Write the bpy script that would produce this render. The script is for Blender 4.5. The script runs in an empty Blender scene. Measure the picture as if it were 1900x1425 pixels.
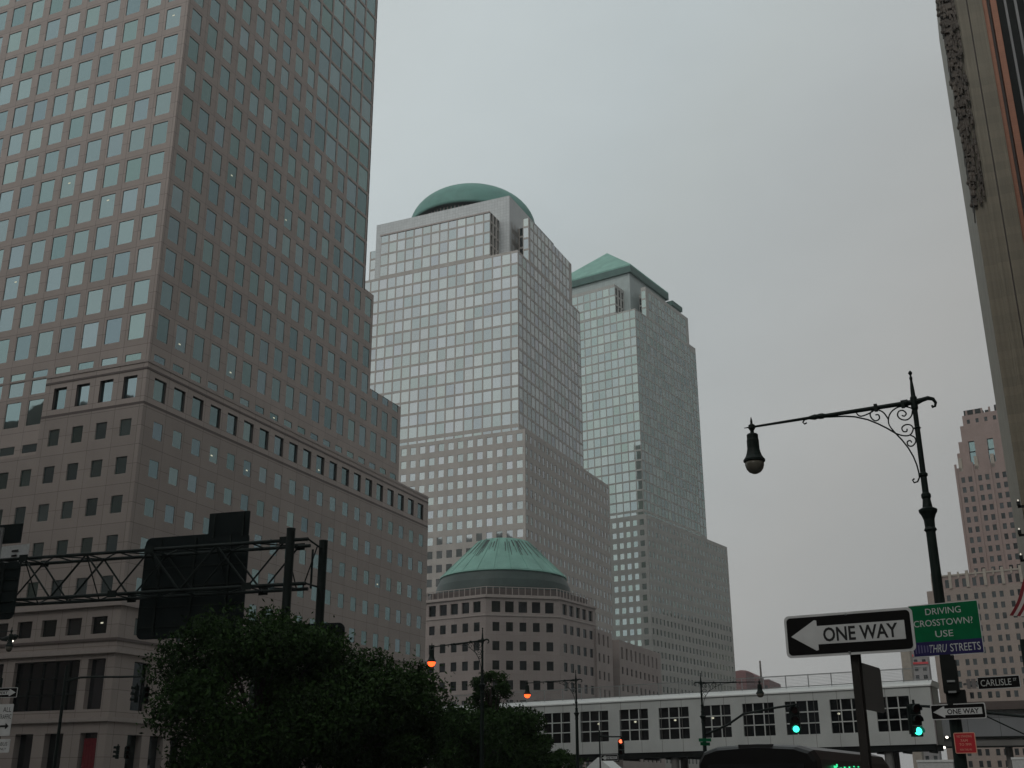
import bpy, math, random
import numpy as np
from mathutils import Vector, Matrix, Euler
random.seed(7); rng = np.random.default_rng(7)
S = bpy.context.scene
R = math.radians
# ------------------------------------------------------------------ camera
YAW, PITCH, ROLL, FPX = R(-22.679), R(19.65), R(-0.173), 2094.8
cam = bpy.data.objects.new('camera', bpy.data.cameras.new('camera')); S.collection.objects.link(cam)
cam.data.sensor_width = 36.0; cam.data.lens = 36.0 * FPX / 1900
cam.data.clip_start = 0.1; cam.data.clip_end = 6000
_f = Vector((math.sin(YAW) * math.cos(PITCH), math.cos(YAW) * math.cos(PITCH), math.sin(PITCH)))
_r = Vector((math.cos(YAW), -math.sin(YAW), 0)); _u = _r.cross(_f)
_r, _u = _r * math.cos(ROLL) + _u * math.sin(ROLL), _u * math.cos(ROLL) - _r * math.sin(ROLL)
CAM = Vector((0, 0, 1.6))
cam.matrix_world = Matrix(((_r.x, _u.x, -_f.x, CAM.x), (_r.y, _u.y, -_f.y, CAM.y), (_r.z, _u.z, -_f.z, CAM.z), (0, 0, 0, 1)))
S.camera = cam

def ray(px, py): return _f + _r * ((px - 950) / FPX) - _u * ((py - 712.5) / FPX)
def at(px, py, y):                      # the point of the vertical plane at distance y seen at a photo pixel
    d = ray(px, py); return CAM + d * (y / d.y)
def on_plane(px, py, P, n):
    d = ray(px, py); return CAM + d * ((P - CAM).dot(n) / d.dot(n))
def project(p):
    d = Vector(p) - CAM; w = d.dot(_f)
    return (950 + FPX * d.dot(_r) / w, 712.5 - FPX * d.dot(_u) / w, w)

# ------------------------------------------------------------------ world: thick overcast, brightest towards the hidden sun in the south-west
SUN_AZ, SUN_EL = R(190), R(42)
world = bpy.data.worlds.new('World'); S.world = world; world.use_nodes = True
nt = world.node_tree; nt.nodes.clear()
def nd(t, typ, **kw):
    n = t.nodes.new(typ)
    for k, v in kw.items():
        if k in n.inputs: n.inputs[k].default_value = v
        else: setattr(n, k, v)
    return n
out = nd(nt, 'ShaderNodeOutputWorld'); bgd = nd(nt, 'ShaderNodeBackground'); bgd.inputs['Strength'].default_value = 0.10
sky = nd(nt, 'ShaderNodeTexSky', sky_type='NISHITA', sun_disc=False, sun_elevation=SUN_EL, sun_rotation=SUN_AZ, air_density=2.0, dust_density=6.0, ozone_density=1.0)
hs = nd(nt, 'ShaderNodeHueSaturation'); hs.inputs['Saturation'].default_value = 0.12; hs.inputs['Value'].default_value = 0.6
nt.links.new(sky.outputs[0], hs.inputs['Color'])
tc = nd(nt, 'ShaderNodeTexCoord')
# cloud cover: luminance falls off with the angle from the bright part of the sky
dotn = nd(nt, 'ShaderNodeVectorMath', operation='DOT_PRODUCT'); nt.links.new(tc.outputs['Generated'], dotn.inputs[0])
_b = Vector((math.sin(R(245)) * math.cos(R(36)), math.cos(R(245)) * math.cos(R(36)), math.sin(R(36))))
dotn.inputs[1].default_value = _b
ramp = nd(nt, 'ShaderNodeValToRGB'); nt.links.new(dotn.outputs['Value'], ramp.inputs['Fac'])
mr = nd(nt, 'ShaderNodeMapRange'); mr.inputs['From Min'].default_value = -1; mr.inputs['From Max'].default_value = 1
nt.links.new(dotn.outputs['Value'], mr.inputs['Value']); nt.links.new(mr.outputs[0], ramp.inputs['Fac'])
els = ramp.color_ramp.elements
els[0].position = 0.27; els[0].color = (0.235, 0.239, 0.241, 1)
els[1].position = 1.0; els[1].color = (0.66, 0.68, 0.68, 1)
for pos, c in ((0.448, (0.415, 0.418, 0.410)), (0.533, (0.448, 0.480, 0.486)), (0.57, (0.472, 0.514, 0.518)), (0.606, (0.497, 0.552, 0.566)), (0.678, (0.565, 0.625, 0.638)), (0.80, (0.575, 0.615, 0.615)), (0.925, (0.60, 0.63, 0.63))):
    e = els.new(pos); e.color = (*c, 1)
cn = nd(nt, 'ShaderNodeTexNoise'); cn.inputs['Scale'].default_value = 2.2; cn.inputs['Detail'].default_value = 5; cn.inputs['Roughness'].default_value = 0.55
cmap = nd(nt, 'ShaderNodeMapping'); cmap.inputs['Scale'].default_value = (1, 1, 2.2)
nt.links.new(tc.outputs['Generated'], cmap.inputs[0]); nt.links.new(cmap.outputs[0], cn.inputs['Vector'])
cr = nd(nt, 'ShaderNodeMapRange'); cr.inputs['From Min'].default_value = 0.3; cr.inputs['From Max'].default_value = 0.7
cr.inputs['To Min'].default_value = 9.4; cr.inputs['To Max'].default_value = 10.6
nt.links.new(cn.outputs[0], cr.inputs['Value'])
vs = nd(nt, 'ShaderNodeVectorMath', operation='SCALE'); nt.links.new(ramp.outputs[0], vs.inputs[0]); nt.links.new(cr.outputs[0], vs.inputs['Scale'])
mx = nd(nt, 'ShaderNodeMix', data_type='RGBA'); mx.inputs['Factor'].default_value = 0.93
nt.links.new(hs.outputs[0], mx.inputs[6]); nt.links.new(vs.outputs[0], mx.inputs[7])
nt.links.new(mx.outputs[2], bgd.inputs['Color']); nt.links.new(bgd.outputs[0], out.inputs[0])
# veiled sun
sl = bpy.data.lights.new('sun', 'SUN'); sl.energy = 0.5; sl.angle = R(20); sl.color = (1.0, 0.97, 0.93)
so = bpy.data.objects.new('sun', sl); S.collection.objects.link(so)
so.rotation_euler = Vector((-math.sin(SUN_AZ) * math.cos(SUN_EL), -math.cos(SUN_AZ) * math.cos(SUN_EL), -math.sin(SUN_EL))).to_track_quat('-Z', 'Y').to_euler()
S.view_settings.view_transform = 'Standard'; S.view_settings.look = 'None'; S.view_settings.exposure = 0.0; S.view_settings.gamma = 1.0

# ------------------------------------------------------------------ materials
def new_mat(name):
    m = bpy.data.materials.new(name); m.use_nodes = True; t = m.node_tree
    return m, t, t.nodes['Principled BSDF']
def plain(name, col, rough=0.6, metal=0.0, noise=0.12, scale=3.0, spec=0.4, bump=0.0):
    m, t, b = new_mat(name)
    tcn = nd(t, 'ShaderNodeTexCoord'); n = nd(t, 'ShaderNodeTexNoise'); n.inputs['Scale'].default_value = scale; n.inputs['Detail'].default_value = 6
    t.links.new(tcn.outputs['Object'], n.inputs['Vector'])
    r = nd(t, 'ShaderNodeMapRange'); r.inputs['From Min'].default_value = 0.25; r.inputs['From Max'].default_value = 0.75
    r.inputs['To Min'].default_value = 1 - noise; r.inputs['To Max'].default_value = 1 + noise
    t.links.new(n.outputs[0], r.inputs['Value'])
    v = nd(t, 'ShaderNodeVectorMath', operation='SCALE'); v.inputs[0].default_value = col[:3]; t.links.new(r.outputs[0], v.inputs['Scale'])
    t.links.new(v.outputs[0], b.inputs['Base Color'])
    b.inputs['Roughness'].default_value = rough; b.inputs['Metallic'].default_value = metal; b.inputs['Specular IOR Level'].default_value = spec
    if bump:
        bn = nd(t, 'ShaderNodeBump'); bn.inputs['Strength'].default_value = bump; bn.inputs['Distance'].default_value = 0.02
        t.links.new(n.outputs[0], bn.inputs['Height']); t.links.new(bn.outputs[0], b.inputs['Normal'])
    return m
def stone(name, col, ju, jv, jw=0.035, dark=0.62, ou=0.0, ov=0.0, noise=0.10, panel=0.05, streak=0.06):
    """granite cladding: slabs of ju x jv metres (UV in metres) with open joints, slab-to-slab tone and rain streaks"""
    m, t, b = new_mat(name); L = t.links.new
    uv = nd(t, 'ShaderNodeUVMap'); sp = nd(t, 'ShaderNodeSeparateXYZ'); L(uv.outputs[0], sp.inputs[0])
    def mth(op, a, bb=None):
        n = nd(t, 'ShaderNodeMath', operation=op)
        for i, x in enumerate((a, bb)):
            if x is None: continue
            if isinstance(x, (int, float)): n.inputs[i].default_value = x
            else: L(x, n.inputs[i])
        return n.outputs[0]
    su = mth('DIVIDE', mth('SUBTRACT', sp.outputs[0], ou), ju); sv = mth('DIVIDE', mth('SUBTRACT', sp.outputs[1], ov), jv)
    fu = mth('FRACT', su); fv = mth('FRACT', sv)
    j = mth('MAXIMUM', mth('LESS_THAN', fu, jw / ju), mth('LESS_THAN', fv, jw / jv))
    wn = nd(t, 'ShaderNodeTexWhiteNoise', noise_dimensions='2D'); cb = nd(t, 'ShaderNodeCombineXYZ')
    L(mth('FLOOR', su), cb.inputs[0]); L(mth('FLOOR', sv), cb.inputs[1]); L(cb.outputs[0], wn.inputs['Vector'])
    tcn = nd(t, 'ShaderNodeTexCoord'); n1 = nd(t, 'ShaderNodeTexNoise'); n1.inputs['Scale'].default_value = 0.35; n1.inputs['Detail'].default_value = 8
    L(tcn.outputs['Object'], n1.inputs['Vector'])
    mp = nd(t, 'ShaderNodeMapping'); mp.inputs['Scale'].default_value = (1.2, 1.2, 0.04); L(tcn.outputs['Object'], mp.inputs[0])
    n2 = nd(t, 'ShaderNodeTexNoise'); n2.inputs['Scale'].default_value = 1.0; n2.inputs['Detail'].default_value = 5; L(mp.outputs[0], n2.inputs['Vector'])
    val = mth('ADD', mth('ADD', 1.0, mth('MULTIPLY', mth('SUBTRACT', wn.outputs[0], 0.5), 2 * panel)),
              mth('ADD', mth('MULTIPLY', mth('SUBTRACT', n1.outputs[0], 0.5), 2 * noise), mth('MULTIPLY', mth('SUBTRACT', n2.outputs[0], 0.5), 2 * streak)))
    val = mth('MULTIPLY', val, mth('SUBTRACT', 1.0, mth('MULTIPLY', j, 1 - dark)))
    v = nd(t, 'ShaderNodeVectorMath', operation='SCALE'); v.inputs[0].default_value = col; L(val, v.inputs['Scale'])
    L(v.outputs[0], b.inputs['Base Color']); b.inputs['Roughness'].default_value = 0.55; b.inputs['Specular IOR Level'].default_value = 0.35
    return m
def glass(name, inner, tint, f0, wob=0.012, rough=0.03, var=0.25, ripple=0.02):
    """coated facade glass: dark interior under a partly mirroring coat; every pane hangs a little differently"""
    m = bpy.data.materials.new(name); m.use_nodes = True; t = m.node_tree; t.nodes.clear(); L = t.links.new
    o = nd(t, 'ShaderNodeOutputMaterial'); mix = nd(t, 'ShaderNodeMixShader'); L(mix.outputs[0], o.inputs[0])
    at_ = nd(t, 'ShaderNodeAttribute', attribute_name='rnd')
    wn = nd(t, 'ShaderNodeTexWhiteNoise', noise_dimensions='1D')
    mu = nd(t, 'ShaderNodeMath', operation='MULTIPLY'); mu.inputs[1].default_value = 977.0; L(at_.outputs['Fac'], mu.inputs[0]); L(mu.outputs[0], wn.inputs['W'])
    sb = nd(t, 'ShaderNodeVectorMath', operation='SUBTRACT'); sb.inputs[1].default_value = (.5, .5, .5); L(wn.outputs['Color'], sb.inputs[0])
    sc = nd(t, 'ShaderNodeVectorMath', operation='SCALE'); sc.inputs['Scale'].default_value = wob * 2; L(sb.outputs[0], sc.inputs[0])
    tcn = nd(t, 'ShaderNodeTexCoord'); nz = nd(t, 'ShaderNodeTexNoise'); nz.inputs['Scale'].default_value = 0.55; nz.inputs['Detail'].default_value = 2; L(tcn.outputs['Object'], nz.inputs['Vector'])
    sb2 = nd(t, 'ShaderNodeVectorMath', operation='SUBTRACT'); sb2.inputs[1].default_value = (.5, .5, .5); L(nz.outputs['Color'], sb2.inputs[0])
    sc2 = nd(t, 'ShaderNodeVectorMath', operation='SCALE'); sc2.inputs['Scale'].default_value = ripple; L(sb2.outputs[0], sc2.inputs[0])
    g = nd(t, 'ShaderNodeNewGeometry'); ad = nd(t, 'ShaderNodeVectorMath', operation='ADD'); L(g.outputs['Normal'], ad.inputs[0]); L(sc.outputs[0], ad.inputs[1])
    ad2 = nd(t, 'ShaderNodeVectorMath', operation='ADD'); L(ad.outputs[0], ad2.inputs[0]); L(sc2.outputs[0], ad2.inputs[1])
    nn = nd(t, 'ShaderNodeVectorMath', operation='NORMALIZE'); L(ad2.outputs[0], nn.inputs[0])
    df = nd(t, 'ShaderNodeBsdfDiffuse'); gl = nd(t, 'ShaderNodeBsdfGlossy'); gl.inputs['Roughness'].default_value = rough
    L(nn.outputs[0], gl.inputs['Normal'])
    hv = nd(t, 'ShaderNodeMapRange'); hv.inputs['To Min'].default_value = 1 - var; hv.inputs['To Max'].default_value = 1 + var * 0.4; L(wn.outputs['Value'], hv.inputs['Value'])
    v1 = nd(t, 'ShaderNodeVectorMath', operation='SCALE'); v1.inputs[0].default_value = tint; L(hv.outputs[0], v1.inputs['Scale']); hu = nd(t, 'ShaderNodeVectorMath', operation='SCALE'); hu.inputs['Scale'].default_value = 0.05; L(sb.outputs[0], hu.inputs[0])
    v1b = nd(t, 'ShaderNodeVectorMath', operation='ADD'); L(v1.outputs[0], v1b.inputs[0]); L(hu.outputs[0], v1b.inputs[1]); L(v1b.outputs[0], gl.inputs['Color'])
    hv2 = nd(t, 'ShaderNodeMapRange'); hv2.inputs['To Min'].default_value = 0.4; hv2.inputs['To Max'].default_value = 1.8; L(wn.outputs['Value'], hv2.inputs['Value'])
    v2 = nd(t, 'ShaderNodeVectorMath', operation='SCALE'); v2.inputs[0].default_value = inner; L(hv2.outputs[0], v2.inputs['Scale']); L(v2.outputs[0], df.inputs['Color'])
    lw = nd(t, 'ShaderNodeLayerWeight'); lw.inputs['Blend'].default_value = 0.25
    fr = nd(t, 'ShaderNodeMapRange'); fr.inputs['To Min'].default_value = f0; fr.inputs['To Max'].default_value = min(1.0, f0 + 0.45); L(lw.outputs['Fresnel'], fr.inputs['Value'])
    L(fr.outputs[0], mix.inputs[0]); L(df.outputs[0], mix.inputs[1]); L(gl.outputs[0], mix.inputs[2])
    return m
def emit(name, col, s):
    m = bpy.data.materials.new(name); m.use_nodes = True; t = m.node_tree; t.nodes.clear()
    o = nd(t, 'ShaderNodeOutputMaterial'); e = nd(t, 'ShaderNodeEmission'); e.inputs[0].default_value = (*col, 1); e.inputs[1].default_value = s
    t.links.new(e.outputs[0], o.inputs[0]); return m
M = {}
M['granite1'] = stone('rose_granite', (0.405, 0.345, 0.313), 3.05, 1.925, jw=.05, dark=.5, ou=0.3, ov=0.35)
M['granite1_shaded'] = stone('rose_granite_base_shaded', (0.345, 0.296, 0.268), 3.05, 1.97, jw=.05, dark=.5, ou=0.25, ov=0.3)  # same granite in a darker copy: shade of the lower floors put into the colour
M['granite2'] = stone('pale_rose_granite', (0.41, 0.378, 0.348), 3.1, 1.97, jw=0.03, dark=0.8)
M['granite3'] = stone('grey_rose_granite', (0.385, 0.378, 0.352), 3.05, 2.0, jw=0.03, dark=0.8)
M['graniteg'] = stone('gatehouse_granite', (0.31, 0.262, 0.242), 3.0, 2.05, jw=0.03, dark=0.75)
M['trim'] = plain('light_granite_trim', (0.36, 0.31, 0.285), 0.5, noise=0.08)
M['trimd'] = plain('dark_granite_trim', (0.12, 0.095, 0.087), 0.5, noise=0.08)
M['glass1'] = glass('blue_green_glass', (0.012, 0.030, 0.032), (0.58, 0.76, 0.77), 0.45, var=0.18, wob=0.008, ripple=0.026)
M['glassd'] = glass('dark_glass', (0.010, 0.011, 0.012), (0.55, 0.60, 0.60), 0.13, var=0.3)
M['glassb'] = glass('black_window_glass', (0.010, 0.011, 0.012), (0.7, 0.75, 0.75), 0.05, var=0.3)
M['glass2'] = glass('silver_glass', (0.05, 0.055, 0.055), (0.86, 0.93, 0.93), 0.55, var=0.14, wob=0.005, ripple=0.008)
M['glass3'] = glass('pale_green_glass', (0.04, 0.055, 0.05), (0.74, 0.87, 0.84), 0.54, var=0.12, wob=0.004, ripple=0.006)
M['panel'] = stone('silver_metal_panels', (0.52, 0.54, 0.54), 1.0, 1.0, jw=0.08, dark=0.72, noise=0.04, streak=0.03)
M['copper'] = plain('green_copper_patina', (0.175, 0.34, 0.285), 0.65, noise=0.18, scale=0.3)
M['copper2'] = plain('dull_teal_copper', (0.115, 0.255, 0.22), 0.6, noise=0.14, scale=0.3)
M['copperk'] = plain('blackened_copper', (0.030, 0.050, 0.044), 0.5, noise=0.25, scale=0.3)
M['panel3'] = stone('blue_grey_metal_panels', (0.36, 0.41, 0.40), 1.0, 1.0, jw=0.08, dark=0.72, noise=0.04, streak=0.03)
M['copperd'] = plain('dark_copper', (0.055, 0.115, 0.100), 0.55, noise=0.2, scale=0.3)
M['black'] = plain('black_paint', (0.012, 0.014, 0.013), 0.6, noise=0.2, spec=0.15)
M['dkgreen'] = plain('dark_green_paint', (0.010, 0.018, 0.015), 0.55, noise=0.25, scale=8, spec=0.2)
M['gantry'] = plain('dark_green_steel', (0.013, 0.020, 0.018), 0.6, noise=0.3, scale=2, spec=0.2)
M['signback'] = plain('dark_aluminium_sign_back', (0.010, 0.016, 0.016), 0.65, noise=0.2, scale=1, spec=0.15)
M['white'] = plain('white_painted_panel', (0.54, 0.56, 0.54), 0.5, noise=0.09, scale=0.5)
M['whiteb'] = plain('bright_white_coping', (0.78, 0.80, 0.78), 0.45, noise=0.04)
M['signw'] = plain('white_sign_face', (0.60, 0.61, 0.60), 0.45, noise=0.13, scale=6)
M['signk'] = plain('black_sign_face', (0.008, 0.0075, 0.0075), 0.5, noise=0.15, scale=6, spec=0.12)
M['signg'] = plain('green_sign_face', (0.002, 0.135, 0.050), 0.5, noise=0.13, scale=6, spec=0.15)
M['signv'] = plain('violet_sign_face', (0.028, 0.024, 0.095), 0.5, noise=0.13, scale=6, spec=0.15)
M['signv2'] = plain('pale_violet_print', (0.12, 0.11, 0.22), 0.5)
M['signr'] = plain('red_sign_face', (0.52, 0.025, 0.035), 0.5, noise=0.13, scale=6)
M['letw'] = plain('white_lettering', (0.55, 0.58, 0.56), 0.5, noise=0.03)
M['letk'] = plain('black_lettering', (0.012, 0.012, 0.012), 0.5, noise=0.05)
M['letr'] = plain('pale_red_lettering', (0.75, 0.42, 0.30), 0.5, noise=0.05)
M['silver'] = plain('galvanised_steel', (0.42, 0.44, 0.44), 0.35, 0.7, noise=0.1)
M['bark'] = plain('bark', (0.035, 0.028, 0.022), 0.9, noise=0.4, scale=9, bump=0.4)
M['asphalt'] = plain('asphalt', (0.05, 0.05, 0.052), 0.85, noise=0.25, scale=0.8, bump=0.1)
M['pave'] = stone('concrete_paving', (0.15, 0.145, 0.138), 1.5, 1.5, jw=0.02)
M['ground'] = plain('ground_surface', (0.07, 0.069, 0.066), 0.9, noise=0.25, scale=0.05)
M['line'] = plain('road_paint', (0.72, 0.72, 0.70), 0.6, noise=0.1)
M['brickp'] = stone('pink_brick', (0.265, 0.188, 0.165), 0.8, 0.4, jw=0.03, dark=0.9, noise=0.12, streak=0.10)
M['brickl'] = stone('pale_brick_base', (0.275, 0.215, 0.182), 0.9, 0.5, jw=0.03, dark=0.9, noise=0.12, streak=0.10)
M['lime'] = plain('pale_limestone', (0.33, 0.285, 0.235), 0.7, noise=0.15, scale=0.5)
M['lime2'] = stone('weathered_limestone', (0.190, 0.166, 0.120), 3.4, 0.9, jw=0.03, dark=0.85, noise=0.22, panel=0.10, streak=0.18)
M['terra'] = plain('dark_carved_terracotta', (0.095, 0.078, 0.064), 0.75, noise=0.5, scale=0.9)
M['brick'] = stone('orange_brick', (0.33, 0.135, 0.075), 0.5, 0.25, jw=0.02, dark=0.8, noise=0.15, streak=0.15)
M['redbrick'] = plain('far_red_brick', (0.17, 0.075, 0.072), 0.8, noise=0.2, scale=0.1)
M['greyfar'] = plain('far_grey_render', (0.27, 0.25, 0.245), 0.8, noise=0.15, scale=0.1)
M['fin'] = plain('grey_metal_fin', (0.17, 0.17, 0.17), 0.5, noise=0.2, scale=0.3)
M['bulb'] = emit('lit_sodium_globe', (1.0, 0.095, 0.02), 2.8)
M['bulbw'] = emit('lit_white_lens', (1.0, 0.93, 0.8), 3.0)
M['lampdim'] = emit('lit_small_lamp', (1.0, 0.93, 0.8), 0.7)
M['spot'] = emit('lit_ceiling_lamp', (0.95, 0.93, 0.70), 0.55)
M['bowl'] = plain('unlit_prismatic_glass', (0.16, 0.15, 0.12), 0.2, noise=0.1)
M['ggo'] = emit('lit_green_signal', (0.05, 1.0, 0.62), 2.4)
M['rstop'] = emit('lit_red_signal', (1.0, 0.14, 0.06), 2.6)
M['led'] = emit('lit_green_led', (0.05, 0.9, 0.35), 1.1)
M['lens'] = plain('dark_signal_lens', (0.03, 0.012, 0.010), 0.2, noise=0.1)
M['redcloth'] = plain('dark_red_banner', (0.16, 0.016, 0.022), 0.8, noise=0.2)
M['flagr'] = plain('flag_red', (0.20, 0.012, 0.02), 0.8, noise=0.1)
M['flagw'] = plain('flag_white', (0.55, 0.53, 0.50), 0.8, noise=0.1)
M['flagb'] = plain('flag_blue', (0.02, 0.03, 0.12), 0.8, noise=0.1)
M['busb'] = plain('black_bus_paint', (0.008, 0.0075, 0.0075), 0.35, noise=0.1, spec=0.25)
M['rubber'] = plain('rubber', (0.02, 0.02, 0.02), 0.8)
M['bronze'] = plain('dull_brown_steel', (0.030, 0.027, 0.024), 0.55, noise=0.3, scale=4, spec=0.2)
M['concrete'] = plain('concrete', (0.20, 0.195, 0.185), 0.8, noise=0.2, scale=0.6)
M['greyp'] = stone('grey_walkway_panels', (0.24, 0.25, 0.26), 3.0, 4.0, jw=0.06, dark=0.5)

# ------------------------------------------------------------------ mesh helpers
class MB:
    def __init__(s): s.v = []; s.f = []; s.uv = []; s.mi = []; s.rn = []; s.mats = []
    def mid(s, m):
        if m not in s.mats: s.mats.append(m)
        return s.mats.index(m)
    def face(s, pts, m, uv=None, rn=0.0):
        i = len(s.v); s.v.extend([tuple(p) for p in pts]); s.f.append(tuple(range(i, i + len(pts))))
        s.uv.extend(uv if uv else [(p[0] + p[1], p[2]) for p in pts]); s.mi.append(s.mid(m)); s.rn.append(rn)
    def box(s, c, d, m, rz=0.0, ax=None):
        c = Vector(c)
        if ax is None: ax = (Vector((math.cos(rz), math.sin(rz), 0)), Vector((-math.sin(rz), math.cos(rz), 0)), Vector((0, 0, 1)))
        a, b, e = (ax[i] * (d[i] / 2) for i in range(3))
        P = lambda i, j, k: c + a * i + b * j + e * k
        for q, (w, h) in (((P(-1, -1, -1), P(1, -1, -1), P(1, -1, 1), P(-1, -1, 1)), (d[0], d[2])), ((P(1, 1, -1), P(-1, 1, -1), P(-1, 1, 1), P(1, 1, 1)), (d[0], d[2])),
                  ((P(1, -1, -1), P(1, 1, -1), P(1, 1, 1), P(1, -1, 1)), (d[1], d[2])), ((P(-1, 1, -1), P(-1, -1, -1), P(-1, -1, 1), P(-1, 1, 1)), (d[1], d[2])),
                  ((P(-1, -1, 1), P(1, -1, 1), P(1, 1, 1), P(-1, 1, 1)), (d[0], d[1])), ((P(-1, 1, -1), P(1, 1, -1), P(1, -1, -1), P(-1, -1, -1)), (d[0], d[1]))):
            s.face(q, m, [(0, q[0][2]), (w, q[0][2]), (w, q[0][2] + h), (0, q[0][2] + h)])
    def bar(s, a, b, w, h, m):                # a square bar from a to b
        a, b = Vector(a), Vector(b); d = (b - a); l = d.length; d.normalize()
        up = Vector((0, 0, 1)) if abs(d.z) < .95 else Vector((0, 1, 0)); x = d.cross(up).normalized(); y = x.cross(d)
        s.box((a + b) / 2, (l, w, h), m, ax=(d, x, y))
    def tube(s, pts, rad, m, seg=8, cap=True):
        pts = [Vector(p) for p in pts]; n = len(pts)
        if isinstance(rad, (int, float)): rad = [rad] * n
        i0 = len(s.v); prev = None
        for i, p in enumerate(pts):
            d = (pts[min(i + 1, n - 1)] - pts[max(i - 1, 0)]).normalized()
            if prev is None:
                up = Vector((0, 0, 1)) if abs(d.z) < .9 else Vector((0, 1, 0)); x = d.cross(up).normalized()
            else: x = (prev - d * prev.dot(d)).normalized()
            prev = x; y = d.cross(x)
            for k in range(seg):
                a = 2 * math.pi * k / seg; s.v.append(tuple(p + x * (rad[i] * math.cos(a)) + y * (rad[i] * math.sin(a))))
        mi = s.mid(m)
        def add(f): s.f.append(f); s.uv.extend([(s.v[q][0] + s.v[q][1], s.v[q][2]) for q in f]); s.mi.append(mi); s.rn.append(0)
        for i in range(n - 1):
            for k in range(seg):
                a, b = i0 + i * seg + k, i0 + i * seg + (k + 1) % seg
                add((a, b, b + seg, a + seg))
        if cap: add(tuple(i0 + k for k in reversed(range(seg)))); add(tuple(i0 + (n - 1) * seg + k for k in range(seg)))
    def lathe(s, prof, c, m, seg=16, a0=0.0):
        s.tube([Vector(c) + Vector((0, 0, z)) for r, z in prof], [max(r, .001) for r, z in prof], m, seg) if False else s._lathe(prof, c, m, seg, a0)
    def _lathe(s, prof, c, m, seg, a0):
        i0 = len(s.v); mi = s.mid(m); n = len(prof)
        for r, z in prof:
            for k in range(seg):
                a = a0 + 2 * math.pi * k / seg; s.v.append((c[0] + r * math.cos(a), c[1] + r * math.sin(a), c[2] + z))
        def add(f): s.f.append(f); s.uv.extend([(0, 0)] * len(f)); s.mi.append(mi); s.rn.append(0)
        for i in range(n - 1):
            for k in range(seg):
                a, b = i0 + i * seg + k, i0 + i * seg + (k + 1) % seg
                add((a, b, b + seg, a + seg))
        add(tuple(i0 + k for k in reversed(range(seg)))); add(tuple(i0 + (n - 1) * seg + k for k in range(seg)))
    def prism(s, poly, O, ax, ay, an, t, m):  # polygon (counter-clockwise) in the plane O+ax,ay pushed out by t along an
        P = [O + ax * x + ay * y for x, y in poly]; Q = [p + an * t for p in P]
        s.face(Q, m); s.face(list(reversed(P)), m)
        for i in range(len(P)):
            k = (i + 1) % len(P); s.face((P[i], P[k], Q[k], Q[i]), m)
    def build(s, name, parent=None, smooth=False, **props):
        me = bpy.data.meshes.new(name); me.from_pydata(s.v, [], s.f)
        for m in s.mats: me.materials.append(M[m])
        me.polygons.foreach_set('material_index', s.mi)
        uvl = me.uv_layers.new(name='UVMap'); uvl.data.foreach_set('uv', [c for p in s.uv for c in p])
        a = me.attributes.new('rnd', 'FLOAT', 'FACE'); a.data.foreach_set('value', s.rn)
        if smooth: me.polygons.foreach_set('use_smooth', [True] * len(s.f))
        me.update()
        o = bpy.data.objects.new(name, me); S.collection.objects.link(o)
        if parent: o.parent = parent; o.matrix_parent_inverse = Matrix.Translation(-Vector(parent.location)) if parent.location.length else Matrix()
        for k, v in props.items(): o[k] = v
        return o
def root(name, loc, label, cat, group=None):
    o = bpy.data.objects.new(name, None); S.collection.objects.link(o); o.location = loc; o.empty_display_size = 0.5
    o['label'] = label; o['category'] = cat
    if group: o['group'] = group
    return o
def copy_tree(o, loc, rz, label=None, parent=None):
    c = o.copy(); S.collection.objects.link(c)
    if parent is None: c.location = loc; c.rotation_euler.z = rz; c['label'] = label
    else: c.parent = parent
    for ch in [x for x in S.objects if x.parent == o]: copy_tree(ch, None, 0, None, c)
    return c
def text_mb(mb, txt, O, ax, ay, an, h, wmax, m, th=0.004, shear=0.0, bold=0.0):
    cu = bpy.data.curves.new('t', 'FONT'); cu.body = txt; cu.align_x = 'CENTER'; cu.shear = shear; cu.resolution_u = 3; cu.offset = bold
    o = bpy.data.objects.new('t', cu); S.collection.objects.link(o)
    dg = bpy.context.evaluated_depsgraph_get(); me = bpy.data.meshes.new_from_object(o.evaluated_get(dg))
    xs = [v.co.x for v in me.vertices]; ys = [v.co.y for v in me.vertices]
    x0, x1, y0, y1 = min(xs), max(xs), min(ys), max(ys)
    kx = wmax / (x1 - x0); ky = h / (y1 - y0)
    P = lambda v: O + ax * ((v.co.x - (x0 + x1) / 2) * kx) + ay * ((v.co.y - (y0 + y1) / 2) * ky) + an * th
    for p in me.polygons: mb.face([P(me.vertices[i]) for i in p.vertices], m)
    bpy.data.objects.remove(o); bpy.data.meshes.remove(me); bpy.data.curves.remove(cu)
def rrect(w, h, r, n=5):
    pts = []
    for cx, cy, a0 in ((w / 2 - r, h / 2 - r, 0), (-w / 2 + r, h / 2 - r, 90), (-w / 2 + r, -h / 2 + r, 180), (w / 2 - r, -h / 2 + r, 270)):
        for i in range(n + 1):
            a = R(a0 + 90 * i / n); pts.append((cx + r * math.cos(a), cy + r * math.sin(a)))
    return pts

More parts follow.
